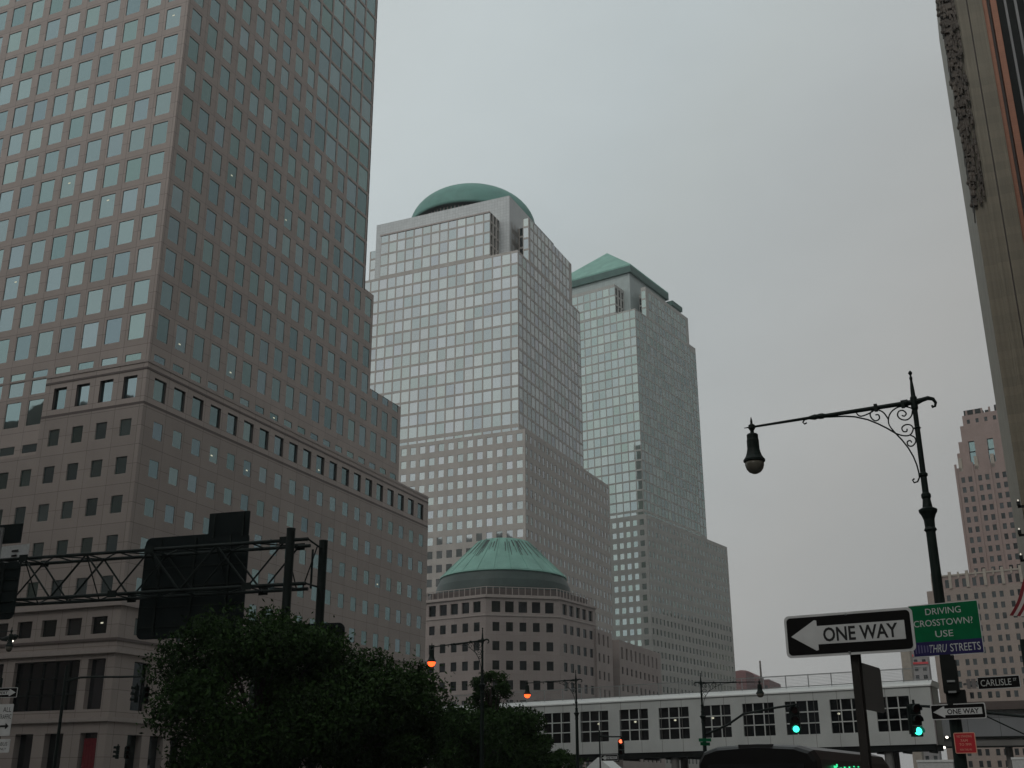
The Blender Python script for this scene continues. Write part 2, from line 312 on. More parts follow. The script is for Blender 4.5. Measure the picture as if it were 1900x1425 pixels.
# ------------------------------------------------------------------ facades
class Frame:
    def __init__(s, P, deg):
        s.P = Vector((P[0], P[1], 0)); a = R(deg); s.e = Vector((math.sin(a), math.cos(a), 0)); s.w = Vector((-math.cos(a), math.sin(a), 0)); s.rz = -a
    def pt(s, w, n, z=0): return s.P + s.w * w + s.e * n + Vector((0, 0, z))
UP = Vector((0, 0, 1))
def fac(mb, panes, O, du, N, u0, u1, z0, z1, cols, rows, depth, m, gm, skip=None, reveal=None):
    """a wall from u0..u1, z0..z1 with a recessed pane wherever a column of windows crosses a row"""
    cols = sorted((max(a, u0), min(b, u1)) for a, b in cols if b > u0 + .15 and a < u1 - .15)
    rows = sorted((max(a, z0), min(b, z1)) for a, b in rows if b > z0 + .15 and a < z1 - .15)
    p = lambda u, z, d=0: O + du * u + UP * z - N * d
    flip = du.cross(UP).dot(N) < 0
    def q(a, b, c, d, mm, uv=None):
        pts = (p(*a), p(*b), p(*c), p(*d)); uv = uv or [(x[0], x[1]) for x in (a, b, c, d)]
        if flip: pts = pts[::-1]; uv = uv[::-1]
        mb.face(pts, mm, uv)
    rv = reveal or m
    if not cols or not rows: q((u0, z0), (u1, z0), (u1, z1), (u0, z1), m); return
    z = z0
    for ra, rb in rows:
        if ra > z + 1e-4: q((u0, z), (u1, z), (u1, ra), (u0, ra), m)
        u = u0
        for ca, cb in cols:
            if skip and skip((ca + cb) / 2, (ra + rb) / 2): continue
            if ca > u + 1e-4: q((u, ra), (ca, ra), (ca, rb), (u, rb), m)
            D = depth
            q((ca, ra), (cb, ra), (cb, ra, D), (ca, ra, D), rv); q((cb, rb), (ca, rb), (ca, rb, D), (cb, rb, D), rv)
            q((ca, rb), (ca, ra), (ca, ra, D), (ca, rb, D), rv); q((cb, ra), (cb, rb), (cb, rb, D), (cb, ra, D), rv)
            pts = [p(ca, ra, D), p(cb, ra, D), p(cb, rb, D), p(ca, rb, D)]
            if flip: pts = pts[::-1]
            panes.append((pts, N, gm))
            u = cb
        if u1 > u + 1e-4: q((u, ra), (u1, ra), (u1, rb), (u, rb), m)
        z = rb
    if z1 > z + 1e-4: q((u0, z), (u1, z), (u1, z1), (u0, z1), m)
def block(mb, panes, F, w0, w1, n0, n1, z0, z1, m, S_=None, E_=None, N_=None, roof=None):
    """a building mass with windows on its south / east / north sides; each side spec = (cols, rows, depth, glass[, skip])"""
    for spec, O, du, N, a, b in ((S_, F.pt(0, n0), F.w, -F.e, w0, w1), (E_, F.pt(w0, 0), F.e, -F.w, n0, n1), (N_, F.pt(0, n1), F.w, F.e, w0, w1), (None, F.pt(w1, 0), F.e, F.w, n0, n1)):
        if spec == 'none': continue
        if spec: fac(mb, panes, O, du, N, a, b, z0, z1, spec[0], spec[1], spec[2], m, spec[3], *(spec[4:]))
        else: fac(mb, panes, O, du, N, a, b, z0, z1, [], [], 0, m, None)
    mb.face((F.pt(w0, n0, z1), F.pt(w0, n1, z1), F.pt(w1, n1, z1), F.pt(w1, n0, z1)), roof or m)
def ring(mb, F, w0, w1, n0, n1, z, h, t, m):
    """a moulding that runs round the south and east sides, proud by t"""
    mb.box(F.pt((w0 + w1) / 2 - t / 2, n0 - t / 2, z + h / 2), (w1 - w0 + t, t, h), m, ax=(F.w, F.e, UP))
    mb.box(F.pt(w0 - t / 2, (n0 + n1) / 2, z + h / 2), (t, n1 - n0, h), m, ax=(F.w, F.e, UP))
def grid(start, pitch, n, width): return [(start + i * pitch - width / 2, start + i * pitch + width / 2) for i in range(n)]
def emit_panes(panes, parent, limit=100, seen=lambda x, y: True, spots=0):
    """the panes that show largest become window parts of their own, the rest one mesh"""
    sc = []
    for i, (pts, N, gm) in enumerate(panes):
        c = sum(pts, Vector()) / 4; area = -1.0
        if (CAM - c).dot(N) > 0:
            pr = [project(p) for p in pts]
            if all(-40 < x < 1940 and -40 < y < 1440 and w > 0 for x, y, w in pr) and seen(pr[0][0], pr[0][1]):
                area = abs(sum(pr[k][0] * pr[(k + 1) % 4][1] - pr[(k + 1) % 4][0] * pr[k][1] for k in range(4))) / 2
        sc.append((area, i))
    sc.sort(reverse=True); own = {i for a, i in sc[:limit] if a > 0}; rest = MB()
    vis = [i for a, i in sc if a > 0]; lit = set(random.sample(vis, min(spots, len(vis))))
    for i, (pts, N, gm) in enumerate(panes):
        mb = MB() if i in own else rest
        r = float(rng.random()); mb.face(pts, gm, rn=r)
        B = [p - N * 0.04 for p in pts]
        if i in own:
            for k in range(4): mb.face((pts[(k + 1) % 4], pts[k], B[k], B[(k + 1) % 4]), gm, rn=r)
        if i in lit:
            x = pts[1] - pts[0]; y = pts[3] - pts[0]; c = pts[0] + x * random.uniform(.25, .7) + y * random.uniform(.2, .5) + N * .012
            dx = x.normalized() * .16; dy = y.normalized() * .07
            mb.face((c - dx - dy, c + dx - dy, c + dx + dy, c - dx + dy), 'spot')
        if i in own: mb.build('window', parent)
    if rest.f: rest.build('window_panes', parent, kind='stuff')

# ------------------------------------------------------------------ setting
def sheet(name, x0, x1, y0, y1, z, m, h=0.0):
    mb = MB()
    if h: mb.box(((x0 + x1) / 2, (y0 + y1) / 2, z + h / 2), (x1 - x0, y1 - y0, h), m)
    else: mb.face(((x0, y0, z), (x1, y0, z), (x1, y1, z), (x0, y1, z)), m, [(x0, y0), (x1, y0), (x1, y1), (x0, y1)])
    return mb.build(name, kind='structure')
sheet('ground', -900, 700, -500, 1100, -0.02, 'ground')
sheet('road', -46, -2.6, -200, 900, 0.004, 'asphalt')
sheet('side_road', -2.6, 60, 19, 29, 0.002, 'asphalt')
sheet('pavement', -2.6, 4.0, -200, 19, 0.0, 'pave', 0.14)
sheet('pavement', -2.6, 4.0, 29, 400, 0.0, 'pave', 0.14)
sheet('pavement', -75, -46, -200, 600, 0.0, 'pave', 0.14)
sheet('median', -27.5, -22.5, 10, 110, 0.005, 'pave', 0.15)
mb = MB()
for x in (-6.2, -9.8, -13.4, -17.0, -31, -34.6, -38.2):
    for y in range(-20, 200, 9): mb.face(((x - .06, y, .009), (x + .06, y, .009), (x + .06, y + 3, .009), (x - .06, y + 3, .009)), 'line')
mb.build('lane_marking', kind='structure')

# ------------------------------------------------------------------ tower 1 (left, near)
F1 = Frame((-75.76, 85.0), 0)
T = root('office_tower', F1.pt(0, 0), 'huge rose granite tower with blue-green square windows on a stepped podium, filling the left side', 'skyscraper')
W = MB(); pn = []
sc_ = grid(2.0, 3.1, 16, 2.05); ec = grid(1.72, 2.97, 22, 1.75)
rows = [(45.4 + 3.85 * k, 48.2 + 3.85 * k) for k in range(0, 32)] + [(42.98, 43.75)]
D1 = 0.07
# glass-dominant steps on the east side
gz = [(100.6 - 45.4) / 3.85]
ecg = [(1.72 + 2.97 * i - 1.31, 1.72 + 2.97 * i + 1.31) for i in range(22)]
rowsg = [(45.05 + 3.85 * k, 48.45 + 3.85 * k) for k in range(0, 32)]
OE = F1.pt(0, 0)
def eface(n0, n1, z0, z1, g):
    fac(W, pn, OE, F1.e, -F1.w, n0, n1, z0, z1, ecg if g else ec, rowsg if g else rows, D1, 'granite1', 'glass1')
NG = [1.72 + 2.97 * k - 1.485 for k in range(22)]
nA, nB, nC = NG[6], NG[9], NG[12]
zA, zB, zC = 45.4 + 3.85 * 14 + 3.35, 45.4 + 3.85 * 10 + 0.0 - .5, 45.4 + 3.85 * 6 - .5
eface(0, nA, 42.8, 165, 0)
eface(nA, nB, 42.8, zA, 0); eface(nA, nB, zA, 165, 1)
eface(nB, nC, 42.8, zB, 0); eface(nB, nC, zB, 165, 1)
eface(nC, 42.2, 42.8, zC, 0); eface(nC, 42.2, zC, 165, 1)
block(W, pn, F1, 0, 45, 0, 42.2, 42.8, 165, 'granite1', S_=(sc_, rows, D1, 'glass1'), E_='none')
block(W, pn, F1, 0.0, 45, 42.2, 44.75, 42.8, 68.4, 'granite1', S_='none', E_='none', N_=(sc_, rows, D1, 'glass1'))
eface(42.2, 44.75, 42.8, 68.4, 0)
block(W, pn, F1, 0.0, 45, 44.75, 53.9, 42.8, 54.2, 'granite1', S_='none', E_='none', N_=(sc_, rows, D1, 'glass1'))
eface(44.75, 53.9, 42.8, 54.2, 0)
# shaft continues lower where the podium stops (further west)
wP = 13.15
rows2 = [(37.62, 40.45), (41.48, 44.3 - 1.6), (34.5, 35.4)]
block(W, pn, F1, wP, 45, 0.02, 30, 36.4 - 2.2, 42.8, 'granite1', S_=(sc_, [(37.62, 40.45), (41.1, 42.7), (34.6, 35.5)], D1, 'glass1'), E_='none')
# podium band with deep-set windows
pc = grid(1.85, 3.07, 4, 1.72); pe = grid(2.05, 3.085, 20, 1.85)
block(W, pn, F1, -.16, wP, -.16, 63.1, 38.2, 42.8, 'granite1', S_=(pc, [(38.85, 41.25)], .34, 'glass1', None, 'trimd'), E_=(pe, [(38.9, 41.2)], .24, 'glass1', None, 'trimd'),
      N_=(pc, [(38.85, 41.25)], .3, 'glass1'), roof='concrete')
# podium below
pw = [(34.85 - 3.95 * k, 36.62 - 3.95 * k) for k in range(5)]
pcs = grid(1.75, 3.1, 16, 1.42); pes = grid(2.3, 3.085, 20, 1.42)
block(W, pn, F1, -.22, wP, -.22, 63.1, 18, 38.2, 'granite1_shaded', S_=(pcs, pw, .16, 'glass1'), E_=(pes, pw, .05, 'glass1'), N_=(pcs, pw, .1, 'glass1'))
block(W, pn, F1, wP, 45, -.2, 30, 18, 34.2, 'granite1_shaded', S_=(pcs, pw, .16, 'glass1'), E_='none')
# base
bw = grid(1.72, 3.07, 14, 1.85)
block(W, pn, F1, -.62, 45, -.62, 63.4, 13.9, 18, 'granite1_shaded', S_=(bw, [(15.3, 16.9)], .3, 'glassd'), E_=(grid(2.4, 3.085, 20, 1.7), [(15.3, 16.9)], .3, 'glassd'))
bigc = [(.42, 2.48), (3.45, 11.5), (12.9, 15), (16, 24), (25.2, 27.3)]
block(W, pn, F1, -.62, 45, -.62, 63.4, 7.4, 13.9, 'granite1_shaded', S_=(bigc, [(8.45, 13.0)], .55, 'glassd'), E_=(grid(3.2, 6.2, 10, 2.2), [(8.45, 12.9)], .45, 'glassd'))
block(W, pn, F1, -.62, 45, -.62, 63.4, 0.14, 7.4, 'granite1_shaded', S_=([(.4, 2.4), (4.4, 6.6), (8, 10.2), (12, 14.2)], [(.3, 6.4)], .7, 'glassd'), E_=(grid(3.2, 3.1, 19, 2.0), [(.4, 6.3)], .7, 'glassd'))
W.build('wall', T)
emit_panes(pn, T, 100, spots=14)
for z, h, t, m, w1 in ((42.5, .3, .07, 'trim', wP), (41.75, .22, .05, 'trimd', wP), (38.0, .28, .07, 'trimd', wP), (17.8, .45, .3, 'trim', 45), (14.6, .25, .12, 'trimd', 45), (13.45, .45, .28, 'trim', 45), (7.35, .38, .25, 'trim', 45)):
    mb = MB(); b = .16 if z > 30 else .62
    ring(mb, F1, -b, w1, -b, 63.1, z, h, t, m); mb.build('cornice', T)
mb = MB()
for u in np.arange(3.45, 11.6, 1.61): mb.box(F1.pt(u, -.62 + .45, 10.7), (.12, .1, 4.5), 'black', ax=(F1.w, F1.e, UP))
for z in (9.9, 11.4): mb.box(F1.pt(7.47, -.62 + .42, z), (8.0, .08, .12), 'black', ax=(F1.w, F1.e, UP))
mb.build('mullion', T)
mb = MB()
for i in range(8):
    mb.box(F1.pt(.75 + .18 * i, -.62 + .25 + .03 * (i % 2), 3.6), (.181, .04, 4.6), 'redcloth', ax=(F1.w, F1.e, UP))
b_ = mb.build('banner'); b_['label'] = 'dark red hanging banner in a ground-floor opening of the near tower'; b_['category'] = 'banner'

# ------------------------------------------------------------------ tower 2 (dome)
F2 = Frame((-117.05, 285.0), 1.5)
T = root('office_tower', F2.pt(0, 0), 'tall silver gridded tower under a round green copper dome, between the other two towers', 'skyscraper')
W = MB(); pn = []
c2 = [(2.37 + 3.07 * k + .23, 2.37 + 3.07 * (k + 1) - .23) for k in range(-1, 19)]; c2[0] = (.14, 2.14)
r2 = [(154.25 - 3.92 * (k + 1) + .34, 154.25 - 3.92 * k - .34) for k in range(14)] + [(97.55, 98.55)]
r2t = [(154.9 + 3.92 * k + .36, 154.9 + 3.92 * (k + 1) - .28) for k in range(4)]
ce2 = grid(1.9, 3.05, 24, 2.45)
D2 = .05
block(W, pn, F2, 0, 60, 0, 52.3, 97.4, 154.7, 'granite2', S_=(c2, r2, D2, 'glass2'), E_=(ce2, r2, D2, 'glass2'))
block(W, pn, F2, 9.46, 48.3, 0, 7.2, 154.7, 169.9, 'granite2', S_=([(a, b) for a, b in c2 if a > 8.5 and b < 49], r2t, D2, 'glass2'), E_=(grid(1.5, 2.4, 3, 1.3), [(a, b) for a, b in r2t], .4, 'glassd'))
block(W, pn, F2, 0, 2.0, 8.5, 45.2, 154.7, 169.7, 'granite2', S_=([(.2, 1.8)], r2t, D2, 'glass2'), E_=([(a, b) for a, b in ce2 if a > 8.6 and b < 45], r2t, D2, 'glass2'))
block(W, pn, F2, 2.0, 5.9, 14, 45.2, 154.7, 169.7, 'granite2', S_=([(2.4, 5.5)], r2t, .1, 'glassd'), E_='none')
block(W, pn, F2, 5.9, 57.6, 8.5, 45.2, 154.7, 169.7, 'granite2', S_=([(54.9, 57.2)], r2t, D2, 'glass2'), E_=([(9.2, 10.8), (11.6, 13.2)], [(a + .8, b - .4) for a, b in r2t], .2, 'glassd'))
# lower masses
cl2 = grid(-.38, 3.13, 21, 1.86); rl2 = [(94.3 - 3.96 * k, 96.5 - 3.96 * k) for k in range(23)]
el2 = grid(.9, 3.1, 23, 1.5)
block(W, pn, F2, -2.1, 47, -.4, 70, 0.14, 97.6, 'granite2', S_=(cl2, rl2, .14, 'glass2'), E_=(el2, rl2, .10, 'glass2'))
W.build('wall', T); emit_panes(pn, T, 100, seen=lambda x, y: x > 695 and y < 1010)
mb = MB(); P2 = []
block(mb, P2, F2, 5.9, 54.5, 7.0, 44, 154.7, 178.2, 'panel', roof='concrete')
mb.build('penthouse', T)
mb = MB(); mb.box(F2.pt(29, -.06, 169.75), (39.2, .25, .5), 'trim', ax=(F2.w, F2.e, UP)); mb.build('cornice', T)
dc = F2.pt(29.2, 28, 0)
RD, HD, ZD = 21.5, 14.0, 180.2
dp_ = lambda q: (RD * math.cos(R(q)), ZD + .3 + HD * math.sin(R(q)))
mb = MB(); mb._lathe([(RD - .3, ZD), (RD + .1, ZD + .15)] + [dp_(a) for a in range(3, 90, 3)] + [(.05, ZD + .3 + HD)], dc, 'copper2', 96, 0)
dome = mb.build('dome', T, smooth=True)
mb = MB()
for k in range(64):
    a = 2 * math.pi * k / 64; mb.tube([dc + Vector((dp_(q)[0] * math.cos(a), dp_(q)[0] * math.sin(a), dp_(q)[1])) for q in range(2, 88, 7)], .05, 'copper2', 4)
mb.build('seam', dome)
mb = MB(); mb._lathe([(19.3, 170), (19.3, 180.1), (21.2, 180.1)], dc, 'copperd', 64, 0); dr = mb.build('drum', T)
mb = MB()
for k in range(96):
    a = 2 * math.pi * k / 96; mb.box(dc + Vector((19.6 * math.cos(a), 19.6 * math.sin(a), 176.2)), (.4, .3, 7.6), 'trim', rz=a)
mb.build('colonnade', dr)

# ------------------------------------------------------------------ tower 3 (pyramid)
F3 = Frame((-116.87, 410.0), 11.0)
T = root('office_tower', F3.pt(0, 0), 'tall pale green gridded tower under a green copper pyramid roof, farthest of the three towers', 'skyscraper')
W = MB(); pn = []
c3 = [(2.6 + 3.05 * k + .2, 2.6 + 3.05 * (k + 1) - .2) for k in range(-1, 17)]; c3[0] = (.14, 2.4)
r3 = [(185.1 - 3.98 * (k + 1) + .34, 185.1 - 3.98 * k - .34) for k in range(21)] + [(99.8, 100.9)]
r3t = [(185.6 + 3.98 * k + .4, 185.6 + 3.98 * (k + 1) - .3) for k in range(3)]
ce3 = grid(1.8, 3.05, 26, 2.4)
block(W, pn, F3, 0, 52, 0, 51.5, 99.3, 185.4, 'granite3', S_=(c3, r3, D2, 'glass3'), E_=(ce3, r3, D2, 'glass3'))
block(W, pn, F3, 1.5, 50, 51.5, 61.1, 99.3, 188, 'granite3', S_='none', E_='none')
fac(W, pn, F3.pt(1.5, 0), F3.e, -F3.w, 51.5, 61.1, 99.3, 188, ce3, r3, D2, 'granite3', 'glass3')
block(W, pn, F3, 9.04, 43, 0, 8.2, 185.4, 198.6, 'granite3', S_=([(a, b) for a, b in c3 if a > 8 and b < 44], r3t, D2, 'glass3'), E_=(grid(1.6, 2.6, 3, 1.5), r3t, .4, 'glassd'))
block(W, pn, F3, 0, 2.2, 10.4, 51.5, 185.4, 199, 'granite3', S_=([(.2, 2.0)], r3t, D2, 'glass3'), E_=([(a, b) for a, b in ce3 if a > 10.6 and b < 51], r3t, D2, 'glass3'))
block(W, pn, F3, 2.2, 6.2, 16, 51.5, 185.4, 199, 'granite3', S_=([(2.6, 5.8)], r3t, .1, 'glassd'), E_='none')
block(W, pn, F3, 6.2, 50, 10.4, 51.5, 185.4, 199, 'granite3', E_=([(11, 12.6), (13.2, 14.8)], [(a + .8, b - .4) for a, b in r3t], .2, 'glassd'))
cl3 = grid(.75, 3.0, 18, 1.82); rl3 = [(95.65 - 4.1 * k, 97.8 - 4.1 * k) for k in range(23)]
block(W, pn, F3, -1.3, 54, -.5, 75.3, 0.14, 99.4, 'granite3', S_=(cl3, rl3, .14, 'glass3'), E_=(grid(1.4, 3.1, 24, 1.35), rl3, .12, 'glass3'))
W.build('wall', T); emit_panes(pn, T, 100, seen=lambda x, y: x > 1070 and y < 1200)
mb = MB(); block(mb, [], F3, 6.0, 45, 8.0, 42, 185.4, 205.9, 'panel3'); block(mb, [], F3, 3.2, 43, 42, 50.8, 185.4, 202.5, 'panel3', roof='copperd'); mb.build('penthouse', T)
mb = MB(); e0, e1 = (4.9, 46.1), (6.9, 43.1); A = [F3.pt(w, n) for w, n in ((e0[0], e1[0]), (e0[1], e1[0]), (e0[1], e1[1]), (e0[0], e1[1]))]
ap = F3.pt(25.5, 25, 227.6)
for i in range(4):
    k = (i + 1) % 4; a, b = A[i], A[k]
    z = lambda p, h: p + UP * h
    ai, bi = a.lerp(F3.pt(25.5, 25), .05), b.lerp(F3.pt(25.5, 25), .05)
    mb.face((z(b, 206.0), z(a, 206.0), z(a, 208.9), z(b, 208.9)), 'copperd'); mb.face((z(b, 208.9), z(a, 208.9), z(a, 209.6), z(b, 209.6)), 'copper')
    n = 14
    for j in range(n):
        p0, p1 = z(a.lerp(b, j / n), 209.6), z(a.lerp(b, (j + 1) / n), 209.6); mb.face((p1, p0, ap), 'copper')
mb.face([p + UP * 206.0 for p in A], 'copperd'); mb.build('roof', T)
mb = MB(); mb.box(F3.pt(23, 46.3, 203.6), (41.5, 9.8, 2.2), 'copperd', ax=(F3.w, F3.e, UP)); mb.build('roof', T)

# ------------------------------------------------------------------ gatehouse (octagon with a cone roof) and its low wing
T = root('gatehouse', (-106.3, 248.6, 0), 'low eight-sided granite pavilion with a green truncated cone roof, standing before the domed tower', 'building')
W = MB(); pn = []; gc = Vector((-106.3, 248.6, 0)); ZT = 41.2
rg = [(37.7, 40.1)] + [(33.6 - 4.1 * k, 35.55 - 4.1 * k) for k in range(8)]
corn = MB()
for k in range(8):
    a = R(9.5 + 45 * k); d = Vector((math.sin(a), math.cos(a), 0)); N = Vector((d.y, -d.x, 0)); O = gc + N * 20.2
    cg = [(-6.05 + 3.02 * i - .98, -6.05 + 3.02 * i + .98) for i in range(5)]
    fac(W, pn, O, d, N, -8.37, 8.37, 37.4, ZT, cg, rg[:1], .4, 'graniteg', 'glassd')
    fac(W, pn, O, d, N, -8.37, 8.37, 0.14, 37.4, [(x + .2, y - .2) for x, y in cg], rg[1:], .18, 'graniteg', 'glassd')
    for z, h, t in ((ZT - .35, .5, .35), (36.9, .35, .16)): corn.box(O + N * (t / 2) + UP * (z + h / 2), (16.74 + t, t, h), 'trim', ax=(d, N, UP))
W.face([gc + Vector((20.2 / math.cos(R(22.5)) * math.sin(R(32 + 45 * k)), 20.2 / math.cos(R(22.5)) * math.cos(R(32 + 45 * k)), ZT)) for k in range(8)], 'concrete')
FW = Frame((-84.6, 252.5), 1.5)
rw = [(28.9 - 4.0 * k, 30.8 - 4.0 * k) for k in range(7)]
wc = grid(1.9, 3.1, 3, 1.1)
block(W, pn, FW, 0, 28, 0, 11, 31.6, 36.2, 'graniteg', E_=(wc, [(32.7, 35.3)], .4, 'glassd'))
block(W, pn, FW, 0, 28, 0, 11, 0.14, 31.6, 'graniteg', E_=(wc, rw, .25, 'glassd'))
block(W, pn, FW, 4, 28, 11, 16, 0.14, 35.2, 'graniteg')
wb = grid(18.2, 3.5, 9, 1.3)
block(W, pn, FW, 0, 28, 16, 50, 30.4, 35.4, 'graniteg', E_=(wb, [(31.0, 33.8)], .4, 'glassd'))
block(W, pn, FW, 0, 28, 16, 50, 0.14, 30.4, 'graniteg', E_=(wb, [(27.4 - 4 * k, 29.1 - 4 * k) for k in range(6)], .25, 'glassd'))
W.build('wall', T); emit_panes(pn, T, 100, seen=lambda x, y: x > 785)
corn.build('cornice', T)
mb = MB()
for k in range(8):
    a = R(9.5 + 45 * k); d = Vector((math.sin(a), math.cos(a), 0)); N = Vector((d.y, -d.x, 0)); O = gc + N * 19.4
    for i in range(12): mb.box(O + d * (-8 + 16 * i / 11) + UP * (ZT + 1.1), (.14, .14, 2.2), 'trim', ax=(d, N, UP))
    for z in (.4, 2.15): mb.box(O + UP * (ZT + z), (16.1, .12, .14), 'trim', ax=(d, N, UP))
    mb.box(O - N * 1.0 + UP * (ZT + 1.0), (15.2, .2, 2.0), 'trimd', ax=(d, N, UP))
mb.build('railing', T)
mb = MB()
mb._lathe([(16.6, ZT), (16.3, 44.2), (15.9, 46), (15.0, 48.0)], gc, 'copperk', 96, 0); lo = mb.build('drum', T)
mb = MB()
mb._lathe([(15.0, 48.0), (15.25, 48.15), (15.1, 48.5), (6.3, 57.2), (5.7, 57.4), (.05, 57.6)], gc, 'copper', 96, 0); rf = mb.build('roof', T)
mb = MB()
for k in range(24):
    a = 2 * math.pi * k / 24; mb.tube([gc + Vector((r * math.cos(a), r * math.sin(a), z)) for r, z in ((15.15, 48.5), (6.35, 57.25))], .06, 'copper', 5)
mb.build('seam', rf)
mb = MB(); rs = random.Random(3)
for k in range(46):                       # dark rain stains that run down the copper, thin plates a few millimetres proud
    a = R(rs.uniform(-150, 20)); t0 = rs.uniform(.42, .75); t1 = rs.uniform(.80, .99); wd = rs.uniform(.06, .22) * (1.6 if k % 5 == 0 else 1)
    q = []
    for t in (t0, t1):
        r = 15.1 + (6.3 - 15.1) * t + .03; z = 48.5 + 8.7 * t + .03
        for s in ((-1, 1) if t == t0 else (1, -1)):
            b = a + s * wd * (.5 if t == t0 else .8) / r * 1.0; q.append(gc + Vector((r * math.cos(b), r * math.sin(b), z)))
    mb.face(q, 'copperk')
mb.build('stain', rf)

# ------------------------------------------------------------------ old setback tower far right
FV = Frame((-5.3, 480.0), 11.0)
T = root('setback_tower', FV.pt(0, 0), 'pinkish brick art deco tower with stepped top and paired windows, far off on the right', 'skyscraper')
W = MB(); pn = []
def pairs(w0, n, first=2.0, p=6.5, g=2.75, ww=1.45):
    o = []
    for i in range(n): o += [(w0 - first - p * i - ww, w0 - first - p * i), (w0 - first - p * i - g - ww, w0 - first - p * i - g)]
    return [(a, b) for a, b in o]
vc = pairs(0, 7); vr = [(119.2 - 4.1 * k - 2.3, 119.2 - 4.1 * k) for k in range(27)]
block(W, pn, FV, -46, 0, 0, 40, 79.5, 123.2, 'brickp', S_=(vc, vr, .3, 'glassb'))
steps = ((-45, -1.6, 123.2, 129.5), (-44, -2.6, 129.5, 134.3), (-43, -4.0, 134.3, 141))
for a, b, z0, z1 in steps:
    block(W, pn, FV, a, b, .6 + (z0 - 123) * .1, 38, z0, z1, 'brickp', S_=([(-8.8 - 7.2 * i, -6.4 - 7.2 * i) for i in range(5)], [(124.0, 134.0)] if z1 < 135 else [], .9, 'glass1'))
block(W, pn, FV, -41, -5.2, 2.6, 36, 141, 145.5, 'brickp', S_=(grid(-38, 3.4, 10, 1.2), [(141.8, 143.6)], .3, 'glassb'))
block(W, pn, FV, -60, 13.4, -6, 46, 74, 79.2, 'brickp', S_=(pairs(13.4, 11, 2.4), [(74.6, 77.8)], .35, 'glassb'))
block(W, pn, FV, -60, 15.6, -6.2, 46, 0.14, 74, 'brickl', S_=(pairs(13.4, 11, 2.4), [(71.8 - 4.1 * k - 2.3, 71.8 - 4.1 * k) for k in range(17)], .3, 'glassb'))
W.build('wall', T); emit_panes(pn, T, 100, seen=lambda x, y: x < 1900)
mb = MB()
for i in range(8):                        # pale piers and pinnacles
    u = -.5 - 6.5 * i
    for z0, z1, n0, h in ((79.2, 123.2, -.25, 1.6),):
        mb.box(FV.pt(u, n0, (z0 + z1 + h) / 2), (.8, .5, z1 - z0 + h), 'brickp', ax=(FV.w, FV.e, UP))
for i in range(12):
    u = 12.6 - 6.5 * i; mb.box(FV.pt(u, -6.3, 77.5), (1.1, .7, 6.5), 'lime', ax=(FV.w, FV.e, UP)); mb.box(FV.pt(u - 3.2, -6.2, 79.3), (.6, .5, 2.4), 'lime', ax=(FV.w, FV.e, UP))
for i in range(7): mb.box(FV.pt(-2.4 - 6.2 * i, .4, 124.5), (1.4, .8, 5.5), 'lime', ax=(FV.w, FV.e, UP))
mb.box(FV.pt(-24, -6.1, 79.4), (70, .5, .6), 'lime', ax=(FV.w, FV.e, UP)); mb.build('pier', T)
mb = MB()
for u, w, h in ((-9, 7, 3), (-20, 5, 3.4), (-31, 8, 3.2), (-14.5, 1.5, 1.8), (-26, 1.6, 1.6)):
    mb.box(FV.pt(u, 8, 145.5 + h / 2), (w, 5, h), 'black', ax=(FV.w, FV.e, UP))
for u in range(-40, -5, 3): mb.box(FV.pt(u, 3.0, 146.6), (.7, .5, 2.2), 'brickp', ax=(FV.w, FV.e, UP))
mb.build('rooftop_plant', T)

# ------------------------------------------------------------------ near ornate building at the right edge
T = root('ornate_building', (4.0, 110, 0), 'weathered limestone corner building with dark carved ornament and black netting at the right edge', 'building')
mb = MB(); Y0 = 110.0
def sbox(x0, x1, y0, y1, z0, z1, m, b=mb): b.box(((x0 + x1) / 2, (y0 + y1) / 2, (z0 + z1) / 2), (x1 - x0, y1 - y0, z1 - z0), m)
sbox(4.0, 5.2, Y0 + .35, Y0 + 30, 0.14, 96, 'lime2'); sbox(5.2, 6.3, Y0 + .1, Y0 + 30, 0.14, 96, 'lime2'); sbox(6.42, 7.8, Y0, Y0 + 30, 0.14, 96, 'lime2')
sbox(6.3, 6.42, Y0 + .5, Y0 + 30, 0.14, 96, 'trimd')
sbox(5.35, 5.6, Y0 - .02, Y0 + .2, 0.14, 96, 'lime2')
for xx, d in ((4.25, .35), (4.7, .35), (5.85, .1), (6.62, .0), (7.1, .0), (7.5, .0)): sbox(xx, xx + .16, Y0 + d - .07, Y0 + d + .1, 0.14, 96, 'lime2')
sbox(7.8, 34, Y0 + 2.2, Y0 + 30, 0.14, 96, 'trimd')
mb.build('wall', T)
mb = MB(); sbox(7.8, 8.25, Y0 + .5, Y0 + 2.3, 0.14, 96, 'brick', mb); sbox(8.62, 9.2, Y0 + .7, Y0 + 2.3, 0.14, 96, 'brick', mb); mb.build('brick_strip', T)
mb = MB()
for k in range(22): sbox(9.95 + .95 * k, 10.18 + .02 * k + .95 * k, Y0 + 1.2, Y0 + 1.6, 0.14, 96, 'fin', mb)
mb.build('fin', T)
mb = MB(); sbox(9.2, 34, Y0 + 1.9, Y0 + 2.15, 0.14, 96, 'black', mb); mb.build('netting', T)
mb = MB(); rs = random.Random(11)
z = 56.0
